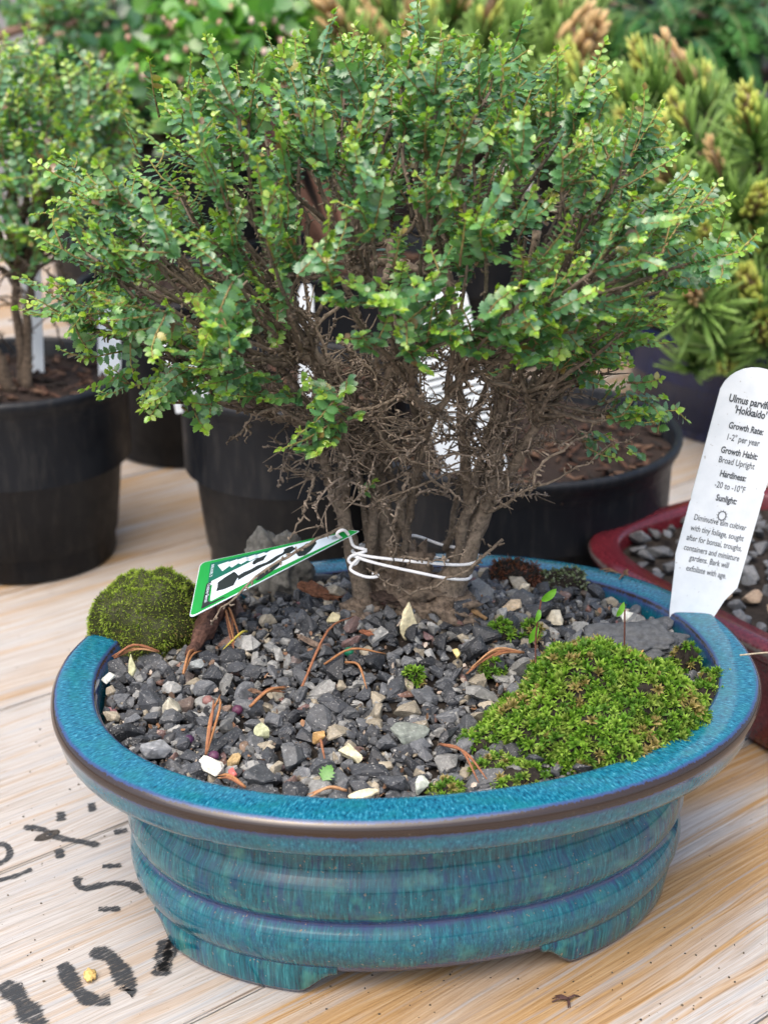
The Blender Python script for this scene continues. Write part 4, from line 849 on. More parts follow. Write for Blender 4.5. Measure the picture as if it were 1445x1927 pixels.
# ---------------------------------------------------------------- white stake label with its print
sx,sy,sz=P_STAKE[0]
LR=Matrix.Rotation(math.radians(11),3,'Y')@Matrix.Rotation(0,3,'X')        # lean to the right, in the picture plane
lean=Matrix.Rotation(math.radians(-7),3,'X'); yaw=Matrix.Rotation(math.radians(-4),3,'Z')
def stk(x,y,h=0.):    # x across, y up the stake from the soil, h towards the viewer
    p=yaw@lean@LR@Vector((x,-h,y)); return np.array((sx+.05+p.x,sy+p.y,sz-.15+p.z))
slab=empty('plant_label',(sx,sy,sz),'white plastic stake label with printed plant details at the right','plant label')
hw=1.33; HT=10.25
outl=[(-.62,-1.2),(.50,-1.2),(.72,.3),(.98,1.15),(hw*.99,1.75),(hw,2.0),(hw,5.6),(hw-.035,5.7),(hw,5.8),(hw,HT-1.05)]
for k in range(1,13):
    a=math.radians(12+ (156)*k/13); outl.append((hw*1.02*math.cos(a),HT-1.25+1.28*math.sin(a)))
outl+=[(-hw,HT-1.05),(-hw,4.9),(-hw+.035,4.8),(-hw,4.7),(-hw,2.55),(-hw*.93,2.1),(-.98,.3)]
plate('blade',outl,0,-.07,M['white_plastic'],slab,stk)
rows=[]
for body,size,py,xs,b in (('Ulmus parvifolia',.38,762,.62,.010),("'Hokkaido'",.38,779,.62,.010),('Growth Rate:',.33,806,.60,.008),('1-2" per year',.33,826,.60,0),('Growth Habit:',.33,849,.60,.008),('Broad Upright',.33,866,.60,0),('Hardiness:',.33,889,.60,.008),('-20 to -10\u00b0F',.33,909,.60,0),('Sunlight:',.33,931,.60,.008),
  ('Diminutive elm cultivar',.32,972,.56,0),('with tiny foliage, sought',.32,991,.56,0),('after for bonsai, troughs,',.32,1009,.56,0),('containers and miniature',.32,1027,.56,0),('gardens. Bark will',.32,1043,.56,0),('exfoliate with age.',.32,1062,.56,0)):
    rows.append((body,size*1.12,2.02+(1062-py)/300*6.8,xs,b))
for body,size,y,xs,b in rows:
    sx_=xs*1.08
    sl=text_mesh(body,'lettering',slab,M['ink'],lambda x,yy:stk(x,y+yy*.95,.012),size,sx_,b+.003)
mb=MB(); ring=[]
for i in range(24):
    a=2*math.pi*i/24
    ring+= [stk(.125*math.cos(a),4.44+.155*math.sin(a),.012),stk(.165*math.cos(a),4.44+.195*math.sin(a),.012)]
F=[(2*i,2*i+1,(2*i+3)%48,(2*i+2)%48) for i in range(24)]; mb.add(ring,F)
for i in range(12):
    a=2*math.pi*i/12; mb.add([stk(.17*math.cos(a-.08),4.44+.2*math.sin(a-.08),.012),stk(.17*math.cos(a+.08),4.44+.2*math.sin(a+.08),.012),stk(.23*math.cos(a),4.44+.26*math.sin(a),.012)],[(0,1,2)])
mb.build('sun_symbol',M['ink'],slab)

# ---------------------------------------------------------------- litter on the gravel
nl=['upright three needle bundle, tan, near the front left gravel','fanned brown needle bundle beside pink beads','reddish brown needle bundle below the brown root piece','brown needle bundle lying along the foot of the moss cushion','single long brown pine needle slanting in the middle of the gravel','brown needle lying level beside the green bead','short bent brown needle below the green bead','bundle of reddish needles against the left side of star moss','orange brown needle left of the star moss front','short thin needle on the amber pebble','brown needle lying on the front rim','small orange needle bundle by the pink pebble','long reddish husk strips under the tag','yellow green curved needle below the tag']
cnt=[3,5,5,5,1,1,1,6,2,1,2,4,4,1]
for i,(a,b) in enumerate(NEEDLES):
    a=np.array(a);b=np.array(b); L=vnorm(b-a); nd=empty('needle_bundle' if cnt[i]>1 else 'pine_needle',tuple(a),nl[i],'needles' if cnt[i]>1 else 'needle','dry pine needles on the gravel')
    if i==0: b=b+np.array([0,-.9,.8])
    for k in range(cnt[i]):
        e=b+rng.normal(size=3)*.10*L*(.45 if cnt[i]>1 else 0); e[2]=max(e[2],soil_z(e[0],e[1])+.3); m=(a+e)/2+np.array([0,0,.16*L])+rng.normal(size=3)*.04*L
        if i==13: m=m+np.array([.25,.0,.1]); 
        c=(.42,.36,.06) if i==13 else np.array(random.choice([(.30,.14,.06),(.24,.10,.05),(.40,.22,.11)]))
        mb=MB(); tube(mb,smooth_path([a,m,e],9),[.05]*3+[.046]*3+[.04,.03,.015],5,c,.08); mb.build('needle',M['dry'],nd,smooth=True)
bl=[('bead',(.045,.014,.048),'dark purple bead by itself in the front left gravel'),('bead',(.09,.03,.07),'purple bead beside the white flat pebble'),('bead',(.08,.02,.05),'wine red bead beside the fanned needles'),('bead',(.22,.11,.10),'dusty pink bead left of the fanned needles'),('bead',(.25,.13,.12),'dusty pink bead touching the fanned needles'),('bead',(.004,.13,.065),'emerald green bead in the middle of the gravel')]
for (x,y,z),(nm,c,lab) in zip(P_BEAD,bl):
    blob(nm,M['bead'] if 'bead' in M else M.setdefault('bead',col_mat('bead',.5,.45,5.,0,.4)),(x,y,z-.09),(.19,.19,.18),c,lab,'bead',3,.10,2.,'round beads in the gravel')
cl=['reddish brown bark chip behind the gravel left of trunk','dark bark chip at the foot of the middle trunk','grey brown stick lying left of the green bead','small rust bark flake above the green bead','thin brown chip beside fanned needles']
cs=[(1.3,.5,.35,(.13,.06,.035)),(1.25,.6,.3,(.05,.035,.028)),(1.0,.18,.16,(.15,.11,.085)),(.42,.2,.12,(.22,.09,.05)),(.4,.15,.1,(.15,.09,.06))]
for i,(x,y,z) in enumerate(P_CHIP):
    a,b,c,col=cs[i]; blob('bark_chip',M['bark'],(x,y,z+.1),(a*.6,b*.6,c*.6),col,cl[i],'bark',3,.5,2.4,'bark chips on the gravel',i,Euler((.2,.25,U(-.6,.4))).to_matrix(),True)
mb=MB(); P=smooth_path([np.array(p)+np.array([0,0,.1+.35*(2-i)]) for i,p in enumerate(P_ROOTPIECE)],12); tube(mb,[p+rng.normal(size=3)*.07 for p in P],[.5,.55,.5,.55,.5,.42,.42,.36,.3,.26,.2,.12],9,(.085,.045,.034),.25)
tag(mb.build('root_piece',M['bark'],None,P_ROOTPIECE[2]),'knobbly dark brown root piece under the tag beside the moss cushion','root')
def seedling(pts,leaves,label,col=(.09,.03,.02)):
    e=empty('seedling',pts[0],label,'seedling'); mb=MB(); tube(mb,smooth_path(pts,10),[.03]*10,5,col,.0,True); mb.build('stalk',M['dry'],e,smooth=True)
    for (p,d,L,w) in leaves:
        mb=MB(); d=np.array(d)/vnorm(d); x=cross(d,[.2,-1,.2]); x/=vnorm(x); p=np.array(p); n=cross(x,d)
        V=[p];F=[]
        for k in range(1,6):
            f=k/6; hw=w*math.sin(math.pi*f)**.6; c=p+d*L*f+n*.08*math.sin(math.pi*f); V+=[c-x*hw,c+n*-.04,c+x*hw]
        V.append(p+d*L)
        F=[(0,2,1),(0,3,2)]
        for k in range(4):
            b=1+3*k; F+=[(b,b+1,b+4,b+3),(b+1,b+2,b+5,b+4)]
        b=13; F+=[(b,b+1,16),(b+1,b+2,16)]
        mb.add(V,F,(.13,.36,.03)); mb.build('leaf',M['leaf'],e,smooth=True)
mx,my,mz=P_MOSSR[0]
seedling([(4.1,-3.6,9.2),(4.15,-2.0,10.4),(4.2,-1.4,11.0),(4.35,-1.2,12.2)],[((4.35,-1.2,12.15),(.5,-.1,.55),.75,.15),((4.25,-1.3,11.3),(-.35,-.1,-.9),.75,.14),((4.3,-1.25,11.9),(-.2,-.2,-.8),.5,.10)],'thin red stalked seedling with bright green leaves rising from the star moss')
seedling([(7.2,-2.2,10.0),(7.15,-2.2,11.2),(7.1,-2.15,12.3)],[((6.85,-2.1,12.0),(.28,0,.75),.62,.11)],'thin stalk with one upright green leaf above the star moss')
mb=MB(); tube(mb,smooth_path([(7.35,-2.6,10.1),(7.5,-2.7,10.6),(7.75,-2.6,11.0)],6),[.05,.07,.07,.06,.05,.02],5,(.50,.30,.10)); tag(mb.build('curled_dry_leaf',M['dry'],None,(7.35,-2.6,10.1)),'curled tan dry blade sticking out of the star moss','dry leaf')
x,y,z=P_LEAF[0]; lo=link(bpy.data.objects.new('fallen_leaf',leaf_me[0])); lo.location=Vector((x-.2,y,z+.12))*CM; lo.scale=(.62,)*3; lo.rotation_euler=(.5,-.6,1.0); lo.color=(.13,.30,.07,1); tag(lo,'single small green leaf fallen on the front gravel','leaf')
mb=MB()
for i in range(420):   # husks and papery flakes between the stones
    t=U(0,6.2832); k=math.sqrt(random.random()); p=potpt(t,2.0,0); x,y=PC+(p[:2]-PC)*k
    if blocked(x,y): continue
    z=soil_z(x,y)+U(.1,.42); r=U(.05,.16); R=np.array(rnd_rot(.8)); c=random.choice([(.30,.24,.19),(.18,.10,.06),(.40,.34,.28),(.13,.085,.06),(.24,.13,.07)])
    V=np.array([[math.cos(a)*r*U(.7,1.2),math.sin(a)*r*.6*U(.7,1.2),U(-.02,.03)] for a in np.arange(6)*1.047]); mb.add(V@R.T+(x,y,z),[(0,1,2,3,4,5)],c)
tag(mb.build('husk_litter',M['dry']),'papery husks and flakes scattered between the gravel stones','litter',None,'stuff')
for i,(x,y,z) in enumerate(P_DEBRIS[:1]):
    mb=MB()
    for k in range(7): d=rng.normal(size=3)*.3; tube(mb,[(x,y,z),(x+d[0],y+d[1],z+.2+abs(d[2])),(x+d[0]*1.6,y+d[1]*1.4,z+.15+abs(d[2]))],[.06,.05,.02],4,(.16,.09,.05),.2)
    tag(mb.build('dry_scrap',M['dry'],None,(x,y,z)),'crumpled brown dry scrap near the back right rim','scrap')
mb=MB(); tube(mb,smooth_path([(11.9,.5,9.15),(13,.35,9.35),(15.5,-.1,9.7)],8),.035,5,(.35,.30,.22)); tag(mb.build('straw',M['dry'],None,(12,.5,9.1)),'thin pale straw crossing the right rim','straw')

# ---------------------------------------------------------------- pots behind
def pot_plastic():
    t=NT('black_plastic'); co=t.coord(); n=t.noise(co,.8,5,.65); mp=t.new('Mapping'); mp.inputs['Scale'].default_value=(2.5,2.5,.35); t.l(co,mp.inputs['Vector'])
    d=t.noise(mp.outputs[0],1.,5,.7); c=t.mix(t.ramp(d,[(.50,0.),(.78,.30)]),t.ramp(n,[(.3,(.003,.0045,.0075)),(.7,(.0055,.0075,.011))]),(.075,.07,.062))
    t.setb(Base_Color=c,Roughness=t.ramp(n,[(.3,.42),(.7,.62)])); t.b.inputs['Specular IOR Level'].default_value=.28; return t.m
M['black_plastic']=pot_plastic()
M['navy_glaze']=plain('navy_glaze',(.010,.016,.055),.25,.3,2.)
M['grey_plastic']=plain('grey_plastic',(.035,.042,.052),.5,.2,1.)
M['mulch']=col_mat('mulch',.9,.5,5.,0,.2)
def round_pot(name,cx,cy,r0,r1,h,mat,label,cat='plant pot',soil=True,group='pots standing behind the bonsai',lip=.35):
    e=empty(name,(cx,cy,0),label,cat,group)
    def pt(t,r,z): return np.array([cx+r*math.cos(t),cy+r*math.sin(t),z])
    prof=[(r1-.25,h*.55,0,0),(r1-.22,h-.2,0,0),(r1-.12,h-.03,0,0),(r1,h,0,0),(r1+lip*.6,h-.05,0,0),(r1+lip*.7,h-.25,0,0),(r1+lip*.45,h-.55,0,0),(r1-.05,h-.75,0,0),(r1-.12,h-1.2,0,0),(r1-.12-(r1-r0)*.20,h*.80,0,0),(r1-.18-(r1-r0)*.21,h*.79,0,0),(r0+(r1-r0)*.12,h*.14,0,0),(r0-.02,h*.135,0,0),(r0,.25,0,0),(r0-.25,0.02,0,0)]
    ring_mesh('wall',prof,pt,72,mat,e,True)
    if soil:
        mb=MB();V=[(cx,cy,h-1.1)];F=[]
        for j in range(1,7):
            for i in range(36):
                a=2*math.pi*i/36; r=(r1-.2)*j/6; V.append((cx+r*math.cos(a),cy+r*math.sin(a),h-1.2+U(-.15,.2)))
        for i in range(36): F.append((0,1+i,1+(i+1)%36))
        for j in range(5):
            for i in range(36): F.append((1+j*36+i,1+(j+1)*36+i,1+(j+1)*36+(i+1)%36,1+j*36+(i+1)%36))
        mb.add(V,F,(.022,.015,.012)); mb.build('soil',M['mulch'],e)
        mb=MB()
        for i in range(int(r1*r1*5)):
            a=U(0,6.28); r=(r1-.4)*math.sqrt(random.random()); L=U(.3,1.1); b=U(0,6.28); p=np.array((cx+r*math.cos(a),cy+r*math.sin(a),h-1.1+U(0,.25))); d=np.array((math.cos(b),math.sin(b),U(-.2,.4)))*L/2
            tube(mb,[p-d,p+d*.2+rng.normal(size=3)*.05,p+d],[.06,U(.08,.18),.05],4,random.choice([(.06,.032,.022),(.04,.025,.02),(.10,.06,.04),(.02,.016,.014)]),.3)
        tag(mb.build('bark_mulch',M['mulch'],e),kind='stuff')
    return e
round_pot('nursery_pot',-21.4,30.5,4.85,6.35,11.,M['black_plastic'],'black round nursery pot at the left edge holding a small tree')
round_pot('nursery_pot',-6.0,29.4,4.9,6.35,11.,M['black_plastic'],'black round nursery pot directly behind the rock and tag')
round_pot('nursery_pot',-14.6,49.,5.2,6.6,11.5,M['black_plastic'],'black nursery pot in shadow between and behind the two left pots')
round_pot('nursery_pot',5.9,26.6,7.2,8.45,9.,M['black_plastic'],'wide shallow black pot behind the right stems')
round_pot('ceramic_pot',27.,56.,9.6,11.,7.6,M['navy_glaze'],'low dark navy pot under the pine at the right',lip=.5)
round_pot('nursery_pot',-4,55,6.5,7.5,12,M['black_plastic'],'black pot behind the crown under the round leaved shrub')
round_pot('nursery_pot',5.,72.,8,9.,12,M['black_plastic'],'black pot far behind the crown under the yellow tipped pine')
round_pot('nursery_pot',-20,84,10,12.,16,M['black_plastic'],'large black pot in the far left background')
round_pot('nursery_pot',32,90,13,15.,20.5,M['grey_plastic'],'dark grey pot under the green yew at the top right')
# burgundy pot with gravel
RC=np.array([19.2,14.6]); e1=np.array([.55,-.835]); e2=np.array([.835,.55])
def redpt(t,ins,z):
    p=sup(t,10.2-ins,8.0-ins,4.2); q=RC+e1*p[0]+e2*p[1]; return np.array([q[0],q[1],z])
rp=empty('ceramic_pot',(RC[0],RC[1],0),'burgundy glazed rectangular pot of gravel behind the white label','plant pot')
ring_mesh('wall',[(1.4,4.5,0,0),(1.3,5.8,.3,0),(1.2,6.0,.1,0),(.4,6.02,0,0),(.15,5.95,.3,0),(0,5.75,.75,0),(.05,5.5,.5,0),(.3,5.1,.1,0),(.7,4.9,.3,0),(1.0,4.6,0,0),(1.1,2.5,0,0),(1.5,.6,.3,0),(1.9,.05,.5,0)],redpt,120,M['red_glaze'],rp,True)
rg=empty('gravel_bed',(RC[0],RC[1],5),'grey gravel filling the burgundy pot','gravel')
mb=MB(); V=[(RC[0],RC[1],5.3)]+[redpt(2*math.pi*i/60,1.25,5.2) for i in range(60)]; mb.add(V,[(0,1+i,1+(i+1)%60) for i in range(60)]); mb.build('soil',M['soil'],rg)
gb=parent_base(rg); pts=[]
for i in range(9000):
    t=U(0,6.2832); k=math.sqrt(random.random()); p=redpt(t,1.7,0); x,y=RC+(p[:2]-RC)*k
    if x>18.5 or len(pts)>110: continue
    r=U(.45,.8)
    if any((x-a)**2+(y-b)**2<(.72*(r+c))**2 for a,b,c in pts): continue
    pts.append((x,y,r)); o=link(bpy.data.objects.new('stone',rock_me[i%16])); o.parent=rg
    o.location=(Vector((x,y,5.45+U(0,.3)))-gb)*CM; o.scale=(r,r*.9,r*.9); o.rotation_euler=rnd_rot(.35).to_euler()
    b=U(.05,.12); c=(b*.95,b,b*1.06) if random.random()<.85 else (.30,.22,.15); o.color=(*c,1)
# ---------------------------------------------------------------- labels stuck in the pots behind
def stick(pts,w,label,mat=None,rows=0):
    a,b=np.array(pts[0]),np.array(pts[1]); d,x,y=frame(b-a,(0,1,0)); x=np.array([1.,0,0])-d*d[0]; x/=vnorm(x); n=cross(x,d)
    if n[1]>0: n=-n
    e=empty('plant_label',tuple(a),label,'plant label','labels in the pots behind'); L=vnorm(b-a)
    out=[(-w/2,0),(w/2,0),(w/2,L*.93),(w*.3,L),(-w*.3,L),(-w/2,L*.93)]
    plate('blade',out,0,-.06,mat or M['white_plastic'],e,lambda u,v,h:a+x*u+d*v+n*h)
    for k in range(rows):
        v=L*(.28+.56*k/rows); u0=-w*.40; u1=w*(.40 if k%4!=3 else U(.0,.3)); plate('print_line',[(u0,v),(u1,v),(u1,v+.10),(u0,v+.10)],.004,.010,M['tag_dark'],e,lambda u,v_,h:a+x*u+d*v_+n*h)
    return e
stick([(-16.6,32.5,8.8),(-16.4,33,14.)],1.25,'pale grey label stick in the left black pot')
stick([(-11.2,27.2,9.6),(-11.9,27,14.6)],1.9,'white label stick in the black pot behind the tag')
stick([(3.6,22.4,7.6),(1.2,24.4,17.)],3.3,'broad white label with printed lines seen between the stems',None,15)
stick([(-5.2,27,9.8),(-5.1,27,16.5)],.8,'narrow pale label stick seen through the crown left of the trunks')
stick([(-20.9,33,10),(-20.6,33.5,17.)],1.1,'white label stick among the stems of the left tree')
# ---------------------------------------------------------------- small elm at the left
el=empty('young_elm',(-21.4,30.5,9.8),'blurred small-leaved young tree in the left black pot','tree')
for k,(a,b) in enumerate((((-21.6,30,9.6),(-22.5,30,20)),((-20.8,30.6,9.6),(-18.6,30.5,20)),((-21.2,31,9.6),(-20.6,32,22)))):
    mb=MB(); a=np.array(a);b=np.array(b); P=[p+rng.normal(size=3)*.12 for p in smooth_path([a,(a+b)/2+rng.normal(size=3)*.5,b],14)]; knobbly(mb,P,.36-.06*k,.14,(.12,.09,.065),8,3.); mb.build('trunk',M['bark'],el,smooth=True)
lv2=Leaves()
for j,p in enumerate(B_ELM2):
    p=np.array(p); mb=MB(); c=np.array((-20.8,31,15.5)); ow=(p-c)/vnorm(p-c)
    knobbly(mb,[w+rng.normal(size=3)*.06 for w in smooth_path([c+(p-c)*.15,c+(p-c)*.5+rng.normal(size=3)*.4,p-ow*1.3],10)],.16,.07,(.10,.075,.05),6,2.)
    for s in range(6): leafy_shoot(lv2,mb,p-ow*1.3+rng.normal(size=3)*.5,ow*.7+rng.normal(size=3)*.55+np.array([0,0,.4]),U(1.8,3.2),.52,.18,1,1.5)
    mb.build('branch',M['bark'],el,smooth=True)
for i in range(40):
    mb=MB(); p0=np.array((-20.8+U(-3,3),30.+U(-2,2),U(14,20))); d=rng.normal(size=3); d/=vnorm(d); knobbly(mb,[p0+d*t*U(.8,1.2)+rng.normal(size=3)*.1 for t in np.linspace(0,3,7)],.07,.04,(.13,.1,.075),5,2.); mb.build('twig',M['bark'],el,smooth=True)
rest=split_leaves(lv2,el,0); tag(lv2.mesh(rest,'foliage',el,M['leaf']),kind='stuff')

# ---------------------------------------------------------------- pines with candles
def needle_tuft(n,L,seed,droop=.0):
    mb=MB()
    for i in range(n):
        f=random.random(); a=U(0,6.28); el=.25+.95*f+U(-.1,.1); b=np.array((0,0,-1.6*(1-f)))
        d=np.array((math.cos(a)*math.cos(el),math.sin(a)*math.cos(el),math.sin(el))); l=L*U(.75,1.1)
        x=np.array((-math.sin(a),math.cos(a),0))*U(-.25,.25)
        P=[b,b+d*l*.4+x*.2,b+d*l*.75+x*.5+np.array((0,0,.06*l)),b+d*l+x+np.array((0,0,.18*l-droop*l))]
        v=U(.75,1.25); tube(mb,P,[.065,.08,.075,.035],5,np.array((.08,.18,.04))*v,.05,True,np.array((.21,.35,.07))*v)
    return mb
def candle(seed,tan):
    mb=MB()
    for i in range(26):
        f=random.random(); a=U(0,6.28); r=.42*(1-f*.65); p=np.array((r*math.cos(a),r*math.sin(a),f*1.9)); d=np.array((math.cos(a)*.3,math.sin(a)*.3,1.)); d/=vnorm(d)
        c0=np.array(random.choice([(.42,.32,.10),(.34,.36,.07),(.50,.36,.17)])) if not tan else np.array(random.choice([(.50,.30,.13),(.42,.26,.12),(.55,.36,.20)]))
        c1=np.array((.48,.56,.10)) if not tan else np.array((.60,.42,.20)); v=U(.8,1.15)
        tube(mb,[p,p+d*.35,p+d*.7],[.09,.12,.04],5,c0*v,.1,True,c1*v)
    tube(mb,[(0,0,-.5),(0,0,1.),(0,0,1.7)],[.3,.28,.1],6,(.16,.10,.05))
    return mb
def tuft_meshes():
    A=[]
    for i in range(4):
        m=needle_tuft(62,2.6,i,.05*i).mesh('shoot',smooth=True); m.materials.append(M['needle']); A.append(m)
    B=[]
    for i in range(4):
        m=candle(i,i>=2).mesh('candle',smooth=True); m.materials.append(M['needle']); B.append(m)
    return A,B
TUF,CAN=tuft_meshes()
def pine(name,base,top,pts,label,tanf,scale=1.,fan=1.):
    e=empty(name,base,label,'tree'); b=np.array(base,float); t=np.array(top,float)
    mb=MB(); P=[p+rng.normal(size=3)*.1 for p in smooth_path([b,(b+t)/2+np.array([.6,0,0]),t],10)]; tube(mb,P,np.linspace(1.0,.4,10),9,(.09,.06,.045),.15); mb.build('trunk',M['bark'],e,smooth=True)
    for i,p in enumerate(pts):
        p=np.array(p); d=(p-(b*.5+t*.5)); d/=vnorm(d); d=d*.75+np.array([0,-.1,.65])+rng.normal(size=3)*.22
        q=min(P,key=lambda w:vnorm(w-p)+abs(w[2]-(p[2]-5))); mb=MB(); tube(mb,smooth_path([q,(q+p)/2+np.array([0,0,-1.]),p-d/vnorm(d)*1.2],8),np.linspace(.4,.2,8),6,(.085,.055,.04),.2); mb.build('branch',M['bark'],e,smooth=True)
        o=link(bpy.data.objects.new('shoot',TUF[i%4])); o.parent=e; o.location=(Vector(p)-parent_base(e))*CM; o.rotation_euler=Vector(d).to_track_quat('Z','Y').to_euler(); k=scale*U(.85,1.15); o.scale=(k,k,k)
        if random.random()<.9:
            c=link(bpy.data.objects.new('candle',CAN[(2 if random.random()<tanf else 0)+i%2])); c.parent=o; c.location=(0,0,.007); kk=U(.85,1.25)*(1.2 if tanf>.5 else 1); c.scale=(kk,kk,kk*U(.8,1.3))
    # hidden inner growth so that no gap shows through
    for i in range(len(pts)):
        p=np.array(random.choice(pts))+rng.normal(size=3)*np.array([2.0,1.5,1.0])+np.array([0,4.,-3.6])
        o=link(bpy.data.objects.new('shoot',TUF[i%4])); o.parent=e; o.location=(Vector(p)-parent_base(e))*CM; o.rotation_euler=(U(-.9,.6),U(-.7,.7),U(0,6)); o.scale=(scale,)*3
    return e
pine('pine',(27,54,7),(24,50,18),[(x,y,z-(1.4 if z>17 else .2)) for x,y,z in B_PINE],'mugo pine with yellow green candles in the navy pot at the right',.3,1.15)
pine('pine',(5,72,11),(5,72,22),B_PINE2,'pine with tan and orange candles far behind the crown',.85,1.35)
# ---------------------------------------------------------------- round leaved shrubs
def round_leaf(n=8):
    V=[(0,0,0)];F=[]
    for k in range(1,n):
        f=k/n; h=.42*math.sin(math.pi*f)**.55; V+=[(f,h,.10*h),(f,0,-.03),(f,-h,.10*h)]
    V.append((1,0,0)); F=[(0,2,1),(0,3,2)]
    for k in range(n-2):
        b=1+3*k; F+=[(b,b+1,b+4,b+3),(b+1,b+2,b+5,b+4)]
    b=1+3*(n-2); F+=[(b,b+1,len(V)-1),(b+1,b+2,len(V)-1)]
    return np.array(V,float),F
RL=round_leaf()
def shrub(name,base,pts,label,lsize,cols,buds,per=34,spread=2.6):
    e=empty(name,base,label,'shrub'); b=np.array(base,float); fm=MB(); bm_=MB()
    for p in pts:
        p=np.array(p); mb=MB(); P=smooth_path([b+rng.normal(size=3)*.4,(b+p)/2+rng.normal(size=3)*.8,p],12); tube(mb,P,np.linspace(.35,.1,12),6,(.13,.07,.05),.15)
        for s in range(6):
            d=rng.normal(size=3)+np.array([0,-.4,.3]); d/=vnorm(d); Q=[p,p+d*spread*.5+rng.normal(size=3)*.2,p+d*spread]; tube(mb,Q,[.1,.08,.05],5,(.15,.08,.055),.1)
            for k in range(per//6):
                f=U(.1,1.); o=Q[0]*(1-f)+Q[2]*f; a=rng.normal(size=3)*.8+d*.5; a/=vnorm(a); nn=np.array([0,-.5,.8])+rng.normal(size=3)*.45; y=cross(nn,a); y/=vnorm(y); z=cross(a,y)
                c=np.array(random.choice(cols))*U(.75,1.2); fm.add(o+(RL[0]@np.array([a,y,z]))*lsize*U(.7,1.15),RL[1],c)
            if buds:
                for k in range(2):
                    o=Q[0]+(Q[2]-Q[0])*U(.3,1.)+rng.normal(size=3)*.25; tube(bm_,[o,o+np.array((0,-.1,.28)),o+np.array((0,-.15,.5))],[.1,.22,.12],6,random.choice([(.55,.36,.30),(.62,.48,.42),(.40,.24,.18)]))
        mb.build('branch',M['bark'],e,smooth=True)
    tag(fm.build('foliage',M['leaf'],e,smooth=True),kind='stuff')
    if buds: tag(bm_.build('flower_buds',M['dry'],e,smooth=True),kind='stuff')
    return e
shrub('cotoneaster_shrub',(-4,55,10.8),B_COTO,'round leaved green shrub with pinkish buds behind the crown',1.5,[(.12,.29,.055),(.09,.24,.06),(.17,.36,.08)],True,54,2.8)
shrub('dark_shrub',(-20,84,14.8),B_SHRUB,'dark green shrub in the far upper left',1.7,[(.035,.11,.045),(.05,.15,.05),(.08,.20,.055)],True,48,4.2)
# arching branch at the top left corner
ab=empty('arching_twig',B_BRANCH[0],'brown twig with small leaves arching across the upper left corner','branch')
mb=MB(); tube(mb,smooth_path(B_BRANCH[:5],14),np.linspace(.42,.2,14),7,(.20,.13,.10),.15); tube(mb,smooth_path([B_BRANCH[5],(np.array(B_BRANCH[5])+np.array(B_BRANCH[6]))/2,B_BRANCH[6]],6),.22,6,(.20,.13,.10),.15); mb.build('stem',M['bark'],ab,smooth=True)
lv3=Leaves(); mb=MB()
for p in B_BRANCH[2:]+B_BRANCH[2:]:
    for s in range(4): leafy_shoot(lv3,mb,np.array(p)+rng.normal(size=3)*.3,rng.normal(size=3)*.6+np.array([.2,0,.5]),U(2,3.4),.95,.34)
mb.build('shoot',M['bark'],ab,smooth=True); tag(lv3.mesh(range(len(lv3.L)),'foliage',ab,M['leaf']),kind='stuff')
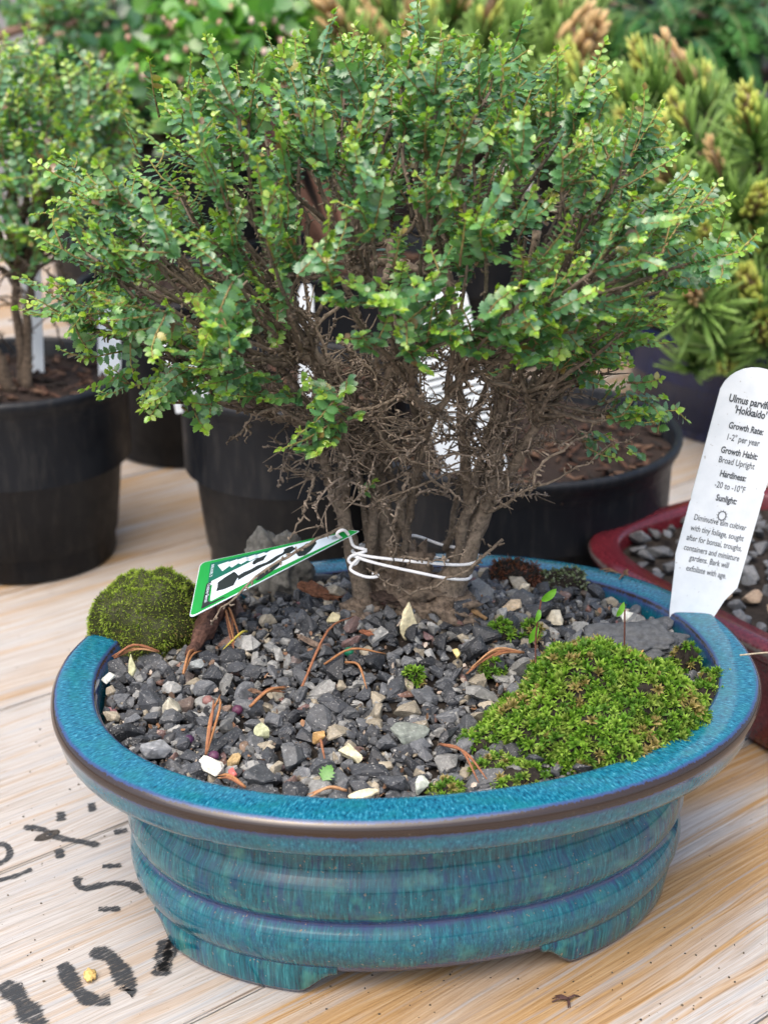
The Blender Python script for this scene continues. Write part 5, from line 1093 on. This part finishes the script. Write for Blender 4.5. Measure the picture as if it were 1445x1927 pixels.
# ---------------------------------------------------------------- yew
def yew_spray(seed):
    mb=MB(); P=[np.array((0,0,0.))]; d=np.array((1.,0,.35))
    for i in range(9): d=d+np.array((0,0,-.13))+rng.normal(size=3)*.04; d/=vnorm(d); P.append(P[-1]+d*.62)
    tube(mb,P,np.linspace(.12,.05,10),5,(.10,.13,.04))
    for j in range(64):
        f=j/63; t=f*9; i=min(int(t),8); p=P[i]*(1-(t-i))+P[i+1]*(t-i); ax=P[i+1]-P[i]; ax/=vnorm(ax); s=1 if j%2 else -1
        y=np.array((0,1.,0))*s; n=ax*U(.5,.8)+y*U(.6,.9)+np.array((0,0,U(-.25,.35))); n/=vnorm(n); L=U(1.2,1.7)*(1-.3*f)
        c=np.array((.020,.08,.028))*(1-f)+np.array((.08,.24,.05))*f; c=c*U(.8,1.2); w=cross(n,(0,0,1.)); w/=vnorm(w)
        mb.add([p,p+n*L*.3-w*.12,p+n*L*.3+w*.12,p+n*L*.85-w*.10,p+n*L*.85+w*.10,p+n*L+np.array((0,0,-.1))],[(0,2,1),(1,2,4,3),(3,4,5)],c)
    return mb
YS=[]
for i in range(3):
    m=yew_spray(i).mesh('spray',smooth=True); m.materials.append(M['needle']); YS.append(m)
yw=empty('yew_bush',(32,90,19),'dense dark green yew with flat needle sprays at the top right','shrub')
mb=MB()
for p in B_YEW: tube(mb,smooth_path([(32,90,18.5),(np.array(p)+np.array((32,90,20)))/2+np.array((0,0,1)),p],8),np.linspace(.7,.2,8),6,(.10,.07,.05),.2)
mb.build('branches',M['bark'],yw,smooth=True)
for p in B_YEW:
    for s in range(7):
        o=link(bpy.data.objects.new('spray',YS[s%3])); o.parent=yw; q=np.array(p)+rng.normal(size=3)*np.array((1.8,2.5,.9))+(0,3,0)
        o.location=(Vector(q)-parent_base(yw))*CM; o.rotation_euler=(U(-.4,.4),U(-.1,.7),math.radians(-90)+U(-1.5,1.5)); k=U(.8,1.2); o.scale=(k,k,k)
for j in range(40):
    o=link(bpy.data.objects.new('spray',YS[j%3])); o.parent=yw; q=np.array((U(8,58),U(92,102),U(22,36))); o.location=(Vector(q)-parent_base(yw))*CM; o.rotation_euler=(U(-.4,.4),U(-.1,.7),math.radians(-90)+U(-1.5,1.5)); o.scale=(1.3,)*3
# dark pots standing along the far side of the table
for i,(x,lab) in enumerate(((-26,'tall black pot behind the dark shrub'),(0,'tall black pot behind the far pine'),(27,'tall black pot behind the yew'))):
    round_pot('nursery_pot',x,122,11,13.5,34,M['black_plastic'],lab,soil=False)
# ground under the table
mb=MB(); mb.add([(-9000,-9000,-78),(9000,-9000,-78),(9000,9000,-78),(-9000,9000,-78)],[(0,1,2,3)]); g=mb.build('ground',plain('gravel_ground',(.13,.125,.115),.9,.4,.3)); tag(g,'grey gravel ground below the table',None,None,'structure')
